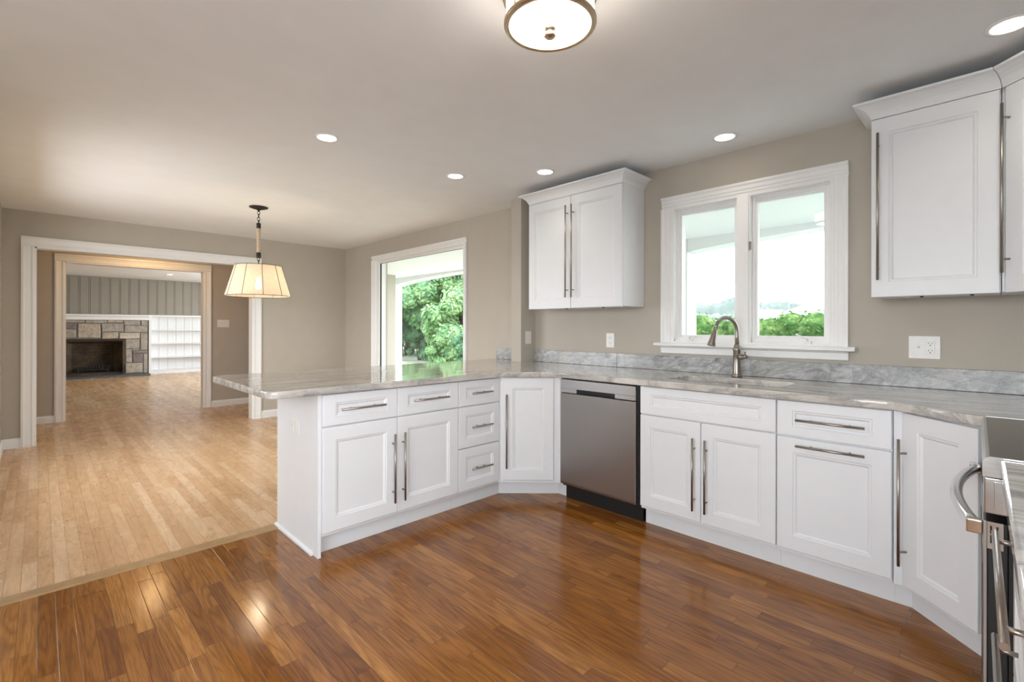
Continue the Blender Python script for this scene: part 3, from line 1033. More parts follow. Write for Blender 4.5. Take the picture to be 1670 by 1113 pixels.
tube(b, [(0.0, -0.063, 0.13), (0.0, -0.066, 0.165)], [0.006, 0.0045], 10)
obj('lever_handle', b, M['nickel'], fc)

# --- wall cabinets
def crown_piece(b, path, z0, z1, flare):
    """cove crown along a polyline of (point, outward miter vector)"""
    prof = [(0.0, 0.0), (0.003, 0.0), (0.004, 0.10), (0.10, 0.28), (0.22, 0.46), (0.42, 0.64), (0.70, 0.80), (0.97, 0.86), (1.0, 0.88), (1.0, 1.0), (0.0, 1.0)]
    rings = []
    for p, mv in path:
        rings.append([b.verts.new((p[0] + mv[0] * a * flare, p[1] + mv[1] * a * flare, z0 + c * (z1 - z0))) for a, c in prof])
    for p, q in zip(rings, rings[1:]):
        for k in range(len(prof)):
            f = b.faces.new((p[k], p[(k + 1) % len(prof)], q[(k + 1) % len(prof)], q[k]))
    b.faces.new(rings[0]); b.faces.new(rings[-1][::-1])

XU, UZ0, UZ1, CR1 = 3.003, 1.387, 2.286, 2.366
def wall_cab(label, y0, wdt, fronts, left_end, right_end, depth=0.314):
    t = thing('wall_cabinet', label, 'cabinet', (XU, y0, UZ0), RS)
    b = bmesh.new(); bx(b, 0, wdt, 0.021, depth, 0.004, UZ1 - UZ0 + 0.02)
    obj('body', b, M['white'], t, 0.0015)
    for a, c, hx in fronts:
        b = bmesh.new()
        front_panel(b, a, c, 0, UZ1 - UZ0, 0.070, 0.074)
        d = obj('door', b, M['white'], t)
        bar_handle(d, True, hx, 0.452, 0.735)
    b = bmesh.new()
    path = []
    if left_end:
        path += [((0, depth), (-1, 0)), ((0, 0.0), (-1, -1))]
    else:
        path += [((0, 0.0), (0.0, -1))]
    if right_end == 'return':
        path += [((wdt, 0.0), (1, -1)), ((wdt, depth), (1, 0))]
    else:
        q = math.tan(rad(22.5))
        path += [((wdt, 0.0), (-q, -1))]
    crown_piece(b, path, UZ1 - UZ0 + 0.002, CR1 - UZ0, 0.066)
    obj('crown_molding', b, M['white'], t)
    for xx in (wdt * 0.42, wdt * 0.8):
        b = bmesh.new()
        bx(b, xx - 0.006, xx + 0.006, 0.03, 0.045, -0.006, 0.0039)
        obj('bumper', b, M['slot'], t)
    return t
wu = 0.931
wall_cab('white double-door wall cabinet beside the pier, with crown molding', 2.8295, wu, [(0.002, 0.4595 - g, 0.4595 - 0.030), (0.4595 + g, wu - 0.002, 0.4595 + 0.030)], True, 'return')
wu2 = 0.4635
wall_cab('white single-door wall cabinet between the sink window and the corner', 0.439, wu2, [(0.002, wu2 - 0.004, 0.032)], True, 'miter')
# angled corner wall cabinet
oxy = Vector((3.003, -0.0275))
wc = thing('corner_wall_cabinet', 'white angled wall cabinet cut by the picture edge, with a tall bar handle', 'cabinet', (oxy.x, oxy.y, UZ0), rad(-135))
inv = Matrix.Rotation(rad(135), 2)
b = bmesh.new()
foot = [(3.024, -0.027), (3.024, -0.036), (2.71, -0.350), (2.71, -0.642), (XW - 0.004, -0.642), (XW - 0.004, -0.027)]
prism(b, [tuple(inv @ (Vector(p) - oxy)) for p in foot], 0.004, UZ1 - UZ0 + 0.02)
obj('body', b, M['white'], wc, 0.0015)
b = bmesh.new()
front_panel(b, 0.012, 0.425, 0, UZ1 - UZ0, 0.070, 0.074)
d = obj('door', b, M['white'], wc)
bar_handle(d, True, 0.030, 0.452, 0.735)
b = bmesh.new()
q = math.tan(rad(22.5))
crown_piece(b, [((0.0, 0.0), (q, -1)), ((0.44, 0.0), (0, -1))], UZ1 - UZ0 + 0.002, CR1 - UZ0, 0.066)
obj('crown_molding', b, M['white'], wc)

# ------------------------------------------------------------------ range and the near counter (slightly off square)
RR = rad(180.9)
O = Vector((2.400, 0.030))
rg = thing('range', 'stainless electric range with black glass cooktop, cut by the picture edge', 'range', (O.x, O.y, 0), RR)
RW = 0.757
b = bmesh.new(); bx(b, 0.002, RW - 0.002, 0.045, 0.63, 0.02, 0.892)
obj('body', b, M['black'], rg)
b = bmesh.new(); bx(b, 0.006, RW - 0.006, 0.012, 0.60, 0.9105, 0.917)
obj('cooktop', b, M['cooktop'], rg, 0.001)
b = bmesh.new()
b.free()
for (cx, cy, r) in ((0.2, 0.2, 0.10), (0.55, 0.2, 0.08), (0.2, 0.44, 0.075), (0.55, 0.44, 0.10)):
    b = bmesh.new()
    lathe(b, [(r, 0.9172), (r + 0.002, 0.9173), (r + 0.002, 0.9171), (r, 0.917)], 48, cx, cy, close=True)
    obj('burner_ring', b, M['plate'], rg)
b = bmesh.new()
extr(b, [(0.0, 0.868), (0.0, 0.906), (0.006, 0.9145), (0.012, 0.9165), (0.012, 0.9105), (0.60, 0.9105), (0.60, 0.9165), (0.62, 0.9165), (0.62, 0.893), (0.046, 0.893), (0.046, 0.868)], 'x', 0.0, RW)
bx(b, 0.0, 0.006, 0.012, 0.60, 0.9105, 0.9175); bx(b, RW - 0.006, RW, 0.012, 0.60, 0.9105, 0.9175)
obj('cooktop_trim', b, M['steel_h'], rg)
b = bmesh.new(); bx(b, 0.0, RW, 0.002, 0.044, 0.779, 0.866)
cp = obj('control_panel', b, M['steel_h'], rg, 0.003)
b = bmesh.new(); bx(b, 0.22, RW - 0.22, 0.0006, 0.0019, 0.800, 0.845)
obj('touch_display', b, M['oven_glass'], cp)
for xx in (-0.0015, RW - 0.0005):
    b = bmesh.new(); bx(b, xx, xx + 0.002, 0.020, 0.034, 0.788, 0.858)
    obj('end_cap', b, M['steel_h'], cp, 0.0005)
b = bmesh.new()
bx(b, 0.004, RW - 0.004, 0.008, 0.044, 0.205, 0.758)
od = obj('oven_door', b, M['black'], rg, 0.002)
b = bmesh.new(); bx(b, 0.0, RW, 0.001, 0.0078, 0.203, 0.760)
obj('door_skin', b, M['steel'], od, 0.001)
b = bmesh.new(); bx(b, 0.10, RW - 0.10, -0.001, 0.0009, 0.33, 0.62)
obj('oven_window', b, M['oven_glass'], od)
for xx in (0.0, RW - 0.004):
    b = bmesh.new()
    wall_x(b, xx, xx + 0.004, 0.008, 0.036, 0.694, 0.7595, [(0.013, 0.0165, 0.708, 0.727), (0.013, 0.0165, 0.731, 0.750), (0.024, 0.0275, 0.708, 0.727), (0.024, 0.0275, 0.731, 0.750)])
    obj('hinge_cap', b, M['steel_h'], od)
b = bmesh.new()   # bowed handle
hz = 0.735
pts = []
for k in range(17):
    s = -1 + 2 * k / 16
    pts.append((RW / 2 + s * (RW / 2 - 0.045), -0.014 - 0.042 * (1 - s * s), hz))
tube(b, pts, 0.0145, 14)
for xx in (0.035, RW - 0.035):
    bx(b, xx - 0.014, xx + 0.014, -0.030, 0.001, hz - 0.018, hz + 0.016)
obj('door_handle', b, M['chrome'], od, 0.003)
b = bmesh.new(); bx(b, 0.003, RW - 0.003, 0.006, 0.044, 0.045, 0.198)
obj('storage_drawer', b, M['steel'], rg, 0.002)
for xx in (0.05, RW - 0.05):
    for yy in (0.08, 0.56):
        b = bmesh.new()
        tube(b, [(xx, yy, 0.0), (xx, yy, 0.021)], 0.018, 10)
        obj('foot', b, M['black'], rg)

nc0, nc1 = 0.762, 1.582
def rl(x, y):
    return O + Matrix.Rotation(RR, 2) @ Vector((x, y))
nd = nc1 - nc0
cabinet('base_cabinet', 'white cabinet of stacked drawers beside the range, cut by the picture edge', tuple(rl(nc0, 0.052)), RR, nd, 0.575, 0.108, 0.876, [
    ('drawer', 0.003, nd - 0.003, ZDD, ZT, (False, nd / 2, 0.782, 0.53)),
    ('drawer', 0.003, nd - 0.003, 0.4175, ZD, (False, nd / 2, 0.555, 0.53)),
    ('drawer', 0.003, nd - 0.003, ZB, 0.4105, (False, nd / 2, 0.270, 0.53)),
], toe=(0.0, nd, 0.08))
pts = [tuple(rl(*p)) for p in ((0.7605, 0.030), (1.60, 0.030), (1.60, 0.640), (0.7605, 0.640))]
nct = slab('countertop', [rounded(pts, {1: 0.035})], 0.876, 0.914, M['stone_near'])
tag(nct, 'short pale streaked stone countertop next to the range, at the picture edge', 'countertop')

# ------------------------------------------------------------------ switches and outlets
def wplate(name, label, cat, loc, rotz, wdt, hgt, items):
    """plate in local x-z plane, facing -y"""
    t = thing(name, label, cat, loc, rotz)
    b = bmesh.new()
    bx(b, -wdt / 2, wdt / 2, -0.006, 0.0, -hgt / 2, hgt / 2)
    obj('plate', b, M['plate'], t, 0.002)
    for kind, cx in items:
        if kind == 'outlet':
            b = bmesh.new()
            bx(b, cx - 0.017, cx + 0.017, -0.008, -0.0055, -0.034, 0.034)
            f = obj('socket', b, M['plate'], t, 0.001)
            for zc in (-0.019, 0.019):
                b = bmesh.new()
                bx(b, cx - 0.008, cx - 0.006, -0.0086, -0.0079, zc - 0.001, zc + 0.008)
                bx(b, cx + 0.006, cx + 0.008, -0.0086, -0.0079, zc - 0.001, zc + 0.007)
                bx(b, cx - 0.0022, cx + 0.0022, -0.0086, -0.0079, zc - 0.010, zc - 0.005)
                obj('slot', b, M['slot'], f)
        elif kind == 'rocker':
            b = bmesh.new()
            extr(b, [(-0.0055, -0.033), (-0.011, -0.033), (-0.0075, 0.0), (-0.0085, 0.033), (-0.0055, 0.033)], 'x', cx - 0.016, cx + 0.016)
            obj('rocker', b, M['plate'], t, 0.001)
        else:
            b = bmesh.new()
            bx(b, cx - 0.006, cx + 0.006, -0.0075, -0.0055, -0.013, 0.013)
            tube(b, [(cx, -0.006, 0.0), (cx, -0.017, 0.006)], [0.0045, 0.0035], 8)
            obj('toggle', b, M['plate'], t)
    return t
wplate('wall_outlet', 'white wall plate with a toggle switch and two sockets, below the single-door wall cabinet', 'outlet', (XW, 0.256, 1.129), RS, 0.128, 0.120, [('toggle', -0.023), ('outlet', 0.024)])
wplate('wall_outlet', 'white duplex outlet under the double-door wall cabinet', 'outlet', (XW, 2.206, 1.128), RS, 0.076, 0.117, [('outlet', 0.0)])
wplate('light_switch', 'white rocker switch on the side of the narrow pier', 'switch', (3.222, 3.042, 1.138), 0, 0.076, 0.117, [('rocker', 0.0)])
wplate('light_switch', 'white three-gang switch on the hall wall by the inner opening', 'switch', (2.04, YH, 1.287), 0, 0.165, 0.117, [('toggle', -0.046), ('toggle', 0.0), ('toggle', 0.046)])
wplate('wall_outlet', 'white outlet on the end panel of the peninsula', 'outlet', (px0 - 0.018, 2.830, 0.66), rad(-90), 0.117, 0.076, [('rocker', -0.025), ('rocker', 0.025)])

# ------------------------------------------------------------------ ceiling lights
def can_light(loc, label, first=None):
    if first is None:
        t = thing('recessed_light', label, 'ceiling light', loc)
        b = bmesh.new()
        lathe(b, [(0.056, -0.0005), (0.072, -0.0005), (0.073, -0.004), (0.060, -0.007), (0.056, -0.004)], 36, close=True)
        obj('trim_ring', b, M['trim'], t)
        b = bmesh.new()
        lathe(b, [(0, -0.0035), (0.0555, -0.0035), (0.0555, -0.0008), (0, -0.0008)], 36)
        obj('lens', b, M['lens'], t)
        return t
    return dup(first, loc, label, group=None)
cans = [((1.276, 2.942), 'recessed light on the ceiling over the free end of the peninsula', 11),
        ((2.318, 2.974), 'small recessed light on the ceiling in front of the picture window', 11),
        ((2.738, 2.409), 'small recessed light on the ceiling before the double-door wall cabinet', 8),
        ((3.029, 1.178), 'recessed light on the ceiling directly above the sink window', 8),
        ((2.700, -0.045), 'recessed light on the ceiling above the corner wall cabinet, cut by the picture edge', 6)]
c0 = None
for (x, y), lab, pw in cans:
    c = can_light((x, y, ZC), lab, c0)
    c0 = c0 or c
    light('can_glow', 'SPOT', (x, y, ZC - 0.012), pw, (1.0, 0.91, 0.79), (0, 0, -1), spot_size=rad(135), spot_blend=1.0, shadow_soft_size=0.11)
# unseen extra cans, added near the camera to brighten the kitchen
for (x, y), lab in (((0.10, 1.55), 'added recessed fill light on the kitchen ceiling above the camera, toward the dining room'), ((-0.80, -0.10), 'added recessed fill light on the kitchen ceiling beside the camera'), ((0.15, -1.3), 'added recessed fill light on the kitchen ceiling near the rear opening')):
    can_light((x, y, ZC), lab, c0)
    light('can_glow', 'SPOT', (x, y, ZC - 0.012), 34, (1.0, 0.97, 0.94), (0, 0, -1), spot_size=rad(165), spot_blend=1.0, shadow_soft_size=0.12)
c = can_light((2.172, 13.66, 2.47), 'recessed light in the far room above the bookcase and mantel', c0)
light('can_glow', 'SPOT', (2.172, 13.66, 2.458), 30, (1.0, 0.9, 0.78), (0, 0, -1), spot_size=rad(140), spot_blend=1.0, shadow_soft_size=0.05)

# drum flush light over the kitchen
DX, DYY = 1.240, 1.070
fl = thing('flush_light', 'glowing drum ceiling light with metal rings and finial, at the top of the kitchen', 'ceiling light', (DX, DYY, ZC))
b = bmesh.new()
lathe(b, [(0, -0.001), (0.075, -0.001), (0.078, -0.006), (0.074, -0.024), (0.020, -0.030), (0.018, -0.046), (0.0, -0.046)], 48)
obj('canopy', b, M['brass'], fl)
b = bmesh.new()
lathe(b, [(0, -0.046), (0.157, -0.048), (0.163, -0.052), (0.164, -0.058), (0.161, -0.066), (0.154, -0.068), (0.0, -0.060)], 48)
obj('top_ring', b, M['brass'], fl)
b = bmesh.new()
lathe(b, [(0.150, -0.068), (0.150, -0.152), (0.146, -0.152), (0.146, -0.068)], 48, close=True)
obj('drum_shade', b, M['drum'], fl)
b = bmesh.new()
lathe(b, [(0.143, -0.146), (0.154, -0.144), (0.158, -0.149), (0.158, -0.156), (0.151, -0.162), (0.141, -0.162), (0.139, -0.156)], 48, close=True)
obj('bottom_ring', b, M['brass'], fl)
b = bmesh.new()
lathe(b, [(0.1395, -0.156), (0.10, -0.162), (0.05, -0.165), (0, -0.166), (0, -0.161), (0.05, -0.160), (0.10, -0.157), (0.1395, -0.151)], 48)
obj('diffuser', b, M['drum'], fl)
for k in range(4):
    b = bmesh.new()
    a = rad(-96 + 90 * k)
    cx, cy = 0.1535 * math.cos(a), 0.1535 * math.sin(a)
    tube(b, [(cx, cy, -0.062), (cx, cy, -0.150)], 0.0035, 8)
    obj('strut', b, M['brass'], fl)
b = bmesh.new()
lathe(b, [(0, -0.1655), (0.020, -0.1655), (0.021, -0.172), (0.013, -0.176), (0.011, -0.182), (0.019, -0.187), (0.021, -0.193), (0.015, -0.199), (0, -0.200)], 24)
obj('finial', b, M['brass'], fl)

# pendant over the dining area
PX, PY = 1.54, 5.131
pd = thing('pendant_lamp', 'lit linen drum pendant on a rope stem over the dining room', 'pendant lamp', (PX, PY, ZC))
b = bmesh.new()
lathe(b, [(0, -0.001), (0.085, -0.001), (0.086, -0.006), (0.06, -0.016), (0.022, -0.026), (0.010, -0.034), (0.008, -0.046), (0, -0.048)], 32)
obj('canopy', b, M['bronze'], pd)
def chain(b, z0, z1, k, lw=0.012):
    h = (z0 - z1) / k
    for i in range(k):
        zc = z0 - h * (i + 0.5)
        pts = []
        for q in range(13):
            a = 2 * math.pi * q / 12
            p = (math.cos(a) * lw, math.sin(a) * h * 0.68)
            pts.append((p[0], 0, zc + p[1]) if i % 2 == 0 else (0, p[0], zc + p[1]))
        tube(b, pts, 0.0028, 6, caps=False)
b = bmesh.new(); chain(b, -0.042, -0.165, 4)
obj('chain', b, M['bronze'], pd)
b = bmesh.new(); tube(b, [(0, 0, -0.155), (0, 0, -0.162), (0, 0, -0.212)], [0.006, 0.020, 0.020], 16)
obj('collar', b, M['bronze'], pd)
b = bmesh.new()
zz = -0.212
prof = [(0, zz)]
while zz > -0.455:
    prof += [(0.0165, zz), (0.0185, zz - 0.004), (0.0165, zz - 0.008)]
    zz -= 0.009
prof += [(0, zz)]
lathe(b, prof, 20)
obj('rope_stem', b, M['rope'], pd)
b = bmesh.new(); tube(b, [(0, 0, -0.452), (0, 0, -0.502), (0, 0, -0.509)], [0.022, 0.022, 0.006], 16)
obj('collar', b, M['bronze'], pd)
b = bmesh.new(); chain(b, -0.498, -0.60, 3)
tube(b, [(0, 0, -0.59), (0, 0, -0.66), (0, 0, -0.70)], [0.006, 0.006, 0.018], 10)
obj('chain', b, M['bronze'], pd)
RT, RB, ZTs, ZBs = 0.208, 0.292, -0.585, -0.885
b = bmesh.new()
seg = 64
t0 = [b.verts.new((RT * math.cos(2 * math.pi * k / seg), RT * math.sin(2 * math.pi * k / seg), ZTs)) for k in range(seg)]
t1 = [b.verts.new((RB * math.cos(2 * math.pi * k / seg), RB * math.sin(2 * math.pi * k / seg), ZBs)) for k in range(seg)]
for k in range(seg):
    f = b.faces.new((t0[k], t0[(k + 1) % seg], t1[(k + 1) % seg], t1[k])); f.smooth = True
sh = obj('shade', b, M['linen'], pd)
for k in range(10):
    b = bmesh.new()
    a = rad(36 * k + 9)
    tube(b, [(RT * math.cos(a) * 1.004, RT * math.sin(a) * 1.004, ZTs), (RB * math.cos(a) * 1.004, RB * math.sin(a) * 1.004, ZBs)], 0.0022, 6)
    obj('rib', b, M['bronze'], sh)
b = bmesh.new()
for r, z in ((RT + 0.001, ZTs), (RB + 0.001, ZBs)):
    tube(b, [(r * math.cos(2 * math.pi * k / 48), r * math.sin(2 * math.pi * k / 48), z) for k in range(49)], 0.0028, 6, caps=False)
for k in range(3):
    a = 2 * math.pi * k / 3
    tube(b, [(RT * math.cos(a), RT * math.sin(a), ZTs), (0, 0, ZTs - 0.03)], 0.0025, 6)
obj('wire_frame', b, M['bronze'], sh)
b = bmesh.new()
lathe(b, [(0, -0.82), (0.018, -0.815), (0.029, -0.795), (0.030, -0.775), (0.022, -0.745), (0.014, -0.72), (0.013, -0.695), (0, -0.695)], 20)
obj('bulb', b, M['bulb'], pd)
light('pendant_glow', 'POINT', (PX, PY, ZC - 0.79), 10, (1.0, 0.78, 0.52), None, shadow_soft_size=0.045)

# hall light, tucked up behind the header
hl = thing('hall_light', 'warm flush light on the hall ceiling, hidden by the wide opening header', 'ceiling light', (1.08, 7.85, ZC))
b = bmesh.new()
lathe(b, [(0, -0.001), (0.15, -0.001), (0.15, -0.02), (0, -0.02)], 32)
obj('canopy', b, M['bronze'], hl)
b = bmesh.new()
lathe(b, [(0.14, -0.021), (0.135, -0.05), (0.09, -0.085), (0.0, -0.10), (0.0, -0.021)], 32)
obj('glass_bowl', b, emit('lit_amber_bowl', (1.0, 0.62, 0.28), 36.0), hl)

# ------------------------------------------------------------------ fireplace and bookcase in the far room
FY = 15.45
def sx(zx):
    return 1.526 + (zx / 7.95 + 100 - 203.8) * 0.01241
def sz(zy, zx=400):
    d = sx(zx) * 0.7036 + FY * 0.7106
    return EYE - (zy / 7.95 + 500 - 534.3) / 777.2 * d
fp = thing('fireplace', 'grey fieldstone fireplace with a dark open firebox', 'fireplace', (0.92, FY, 0))
stones = [(40, 180, 105, 290), (120, 180, 340, 215), (350, 185, 600, 220), (610, 185, 800, 215), (812, 190, 1015, 248), (1035, 190, 1120, 250),
          (115, 228, 240, 298), (258, 232, 522, 412), (538, 230, 802, 332), (820, 258, 1120, 340), (40, 305, 242, 412), (542, 345, 740, 422), (755, 350, 1012, 425),
          (1030, 355, 1120, 565), (835, 435, 1008, 550), (835, 562, 912, 730), (925, 560, 1000, 572), (925, 582, 1116, 612), (925, 622, 1056, 735), (1065, 622, 1118, 862), (835, 742, 1050, 866)]
rects = [(sx(a), sx(c), sz(d, (a + c) / 2), sz(bq, (a + c) / 2)) for a, bq, c, d in stones]
z0 = 0.055
for (wa, hh) in ((0.22, 0.2), (0.3, 0.16), (0.18, 0.25), (0.26, 0.18)):
    rects += [(-0.14, -0.14 + wa, z0, z0 + hh - 0.015), (-0.14 + wa + 0.015, 0.30, z0, z0 + hh - 0.015)]
    z0 += hh
rects += [(-0.14, 0.26, 0.93, 1.16), (-0.14, 0.02, 1.175, 1.39), (0.035, 0.26, 1.175, 1.39)]
b = bmesh.new()
ox0, ox1, oz0, oz1 = sx(50) - 0.92, 1.526 - 0.92, 0.049, 0.915
wall_y(b, 0.018, 0.30, -1.07, 1.07, 0.0, 1.40, [(ox0, ox1, -0.01, oz1)], 5)
for (a, c, d, e) in rects:
    mi = R.choice((0, 0, 1, 1, 2, 3, 3))
    if (a, d) == (rects[6][0], rects[6][2]) or abs(a - sx(925)) < 1e-6 and d < 0.6:
        mi = 4
    a -= 0.92; c -= 0.92
    j = 0.006
    bev = 0.012
    P = [(a, d), (c, d), (c, e), (a, e)]
    P = [(p[0] + R.uniform(-j, j), p[1] + R.uniform(-j, j)) for p in P]
    cx, cz = (a + c) / 2, (d + e) / 2
    A = [b.verts.new((p[0], 0.02, p[1])) for p in P]
    yy = -R.uniform(0.0, 0.012)
    B = [b.verts.new((p[0], yy + 0.008, p[1])) for p in P]
    D = [b.verts.new((p[0] + math.copysign(bev, cx - p[0]), yy, p[1] + math.copysign(bev, cz - p[1]))) for p in P]
    for p, q in ((A, B), (B, D)):
        for k in range(4):
            f = b.faces.new((p[k], p[(k + 1) % 4], q[(k + 1) % 4], q[k])); f.material_index = mi
    f = b.faces.new(D); f.material_index = mi
obj('stone_surround', b, [M['st0'], M['st1'], M['st2'], M['st3'], M['st4'], M['mortar']], fp)
b = bmesh.new()
# splayed firebox: floor, two sides, back, throat
bi0, bi1, by = ox0 + 0.20, ox1 - 0.20, 0.42
def quad(b, *p):
    b.faces.new([b.verts.new(q) for q in p])
quad(b, (ox0, 0.02, 0.045), (ox1, 0.02, 0.045), (bi1, by, 0.045), (bi0, by, 0.045))
quad(b, (ox0, 0.02, 0.045), (bi0, by, 0.045), (bi0, by, 0.86), (ox0, 0.02, 0.93))
quad(b, (ox1, 0.02, 0.93), (bi1, by, 0.86), (bi1, by, 0.045), (ox1, 0.02, 0.045))
quad(b, (bi0, by, 0.045), (bi1, by, 0.045), (bi1, by, 0.86), (bi0, by, 0.86))
quad(b, (ox0, 0.02, 0.93), (bi0, by, 0.86), (bi1, by, 0.86), (ox1, 0.02, 0.93))
o = obj('firebox', b, M['soot'], fp, recalc=False)
md = o.modifiers.new('masonry', 'SOLIDIFY'); md.thickness = 0.05; md.offset = 1.0
b = bmesh.new(); bx(b, ox0 - 0.02, ox1 + 0.02, -0.004, 0.06, oz1 - 0.004, oz1 + 0.022)
obj('lintel', b, M['iron'], fp)
b = bmesh.new(); bx(b, -1.05, 1.083, -0.36, 0.019, 0.0005, 0.043)
obj('hearth', b, M['slate'], fp, 0.004)
b = bmesh.new()
extr(b, [(0.02, 1.405), (-0.03, 1.405), (-0.034, 1.43), (-0.03, 1.47), (-0.05, 1.49), (-0.062, 1.505), (-0.064, 1.54), (0.05, 1.54), (0.05, 1.405)], 'x', -1.10, 1.085)
obj('mantel', b, M['trim'], fp)['label'] = 'white painted mantel shelf'
# grate
gt = thing('fire_grate', 'black iron grate standing in the firebox', 'grate', (0.93, FY + 0.23, 0.046))
b = bmesh.new()
for k in range(11):
    xx = -0.29 + 0.058 * k
    tube(b, [(xx, 0.12, 0.20), (xx, 0.11, 0.14), (xx, -0.10, 0.13), (xx, -0.13, 0.22)], 0.008, 6)
for yy in (-0.09, 0.09):
    bx(b, -0.31, 0.31, yy - 0.01, yy + 0.01, 0.115, 0.135)
obj('basket', b, M['iron'], gt)
for xx in (-0.27, 0.27):
    for yy in (-0.09, 0.09):
        b = bmesh.new(); tube(b, [(xx, yy, 0.0), (xx, yy, 0.12)], 0.011, 8)
        obj('leg', b, M['iron'], gt)
# bookcase
bc = thing('bookcase', 'white built-in bookcase of open shelves beside the stone fireplace', 'bookcase', (2.01, FY, 0))
Wb = 1.75
b = bmesh.new()
bx(b, 0, 0.06, 0, 0.34, 0, 1.50); bx(b, Wb, Wb + 0.06, 0, 0.34, 0, 1.50)
bx(b, 0.06, Wb, 0.0, 0.34, 0.0, 0.085)
bx(b, 0, Wb + 0.06, -0.012, 0.36, 1.50, 1.545)
obj('frame', b, M['trim'], bc, 0.002)
for zz in (1.155, 0.80, 0.435):
    b = bmesh.new(); bx(b, 0.06, Wb, 0.012, 0.335, zz - 0.022, zz)
    obj('shelf', b, M['trim'], bc, 0.002)
b = bmesh.new()
bx(b, 0.06, Wb, 0.346, 0.36, 0.085, 1.50)
x = 0.07
while x < Wb - 0.16:
    extr(b, [(x, 0.3465), (x + 0.006, 0.336), (x + 0.15, 0.336), (x + 0.156, 0.3465)], 'z', 0.086, 1.499)
    x += 0.19
obj('back_panel', b, M['trim'], bc)

# ------------------------------------------------------------------ porch and garden
b = bmesh.new()
Z0, ZP = -0.12, 2.285
bx(b, XW + 0.2, 5.75, -5.0, 14.0, ZP, ZP + 0.25)
struct('ceiling.002', b, M['porch'], 'pale painted ceiling of the porch outside both windows', 'porch ceiling')
b = bmesh.new(); bx(b, XW + 0.2, 5.75, -5.0, 14.0, -0.32, -0.12)
struct('floor.002', b, M['porch_floor'], 'concrete slab of the porch outside the windows', 'porch floor')
def arch(y0, y1, label):
    b = bmesh.new()
    nseg = 36
    prof = [(y0, ZP)]
    for k in range(nseg + 1):
        tt = -1 + 2 * k / nseg
        prof.append((y0 + (y1 - y0) * k / nseg, 2.135 + 0.115 * (1 - abs(tt) ** 2.6)))
    prof.append((y1, ZP))
    for x0, x1 in ((5.45, 5.70),):
        for (p, q) in zip(prof[1:-1], prof[2:-1]):
            vs = [b.verts.new((xx, yy, zz)) for xx in (x0, x1) for yy, zz in (p, q, (q[0], ZP), (p[0], ZP))]
            for f in ((0, 1, 2, 3), (7, 6, 5, 4), (0, 4, 5, 1)):
                b.faces.new([vs[i] for i in f])
    return struct('trim_4', b, M['porch'], label, 'porch arch')
arch(2.87, 9.22, 'shallow white porch arch seen through the picture window')
arch(-3.85, 2.55, 'shallow white porch arch seen through the sink window')
def column(y0, y1, label):
    t = thing('porch_column', label, 'column', (5.58, (y0 + y1) / 2, -0.12))
    hy = (y1 - y0) / 2
    b = bmesh.new(); bx(b, -0.125, 0.125, -hy, hy, 0.18, 2.255)
    obj('shaft', b, M['porch'], t, 0.004)
    b = bmesh.new(); bx(b, -0.15, 0.15, -hy - 0.025, hy + 0.025, 0.0, 0.18)
    obj('plinth', b, M['porch'], t, 0.004)
    b = bmesh.new(); bx(b, -0.124, 0.124, -hy + 0.001, hy - 0.001, 2.255, ZP + 0.12)
    obj('capital', b, M['porch'], t, 0.002)
column(2.555, 2.865, 'white square porch column outside the sink window')
column(9.225, 9.56, 'white square porch column outside the picture window')

b = bmesh.new()
bx(b, 3.52, 420, -320, 420, -0.6, -0.32)
struct('ground', b, M['lawn'], 'sunlit lawn beyond the porch', 'lawn')

def leaves(b, cen, rx, ry, rz, count, size, mi=0, flat=0.25):
    for _ in range(count):
        th = R.uniform(0, 2 * math.pi); cz = R.uniform(-1, 1); s = math.sqrt(1 - cz * cz)
        rr_ = R.uniform(0.80, 1.04)
        nx, ny, nz = s * math.cos(th), s * math.sin(th), cz
        p = Vector((cen[0] + nx * rx * rr_, cen[1] + ny * ry * rr_, cen[2] + nz * rz * rr_))
        nv = Vector((nx + R.uniform(-.7, .7), ny + R.uniform(-.7, .7), nz + R.uniform(-.2, 1.0))).normalized()
        a = nv.orthogonal().normalized()
        a = Matrix.Rotation(R.uniform(0, 6.28), 3, nv) @ a
        c = nv.cross(a)
        h = size * R.uniform(0.6, 1.3)
        vs = [b.verts.new(p + a * h), b.verts.new(p + c * h * 0.55), b.verts.new(p - a * h), b.verts.new(p - c * h * 0.55)]
        f = b.faces.new(vs); f.material_index = mi

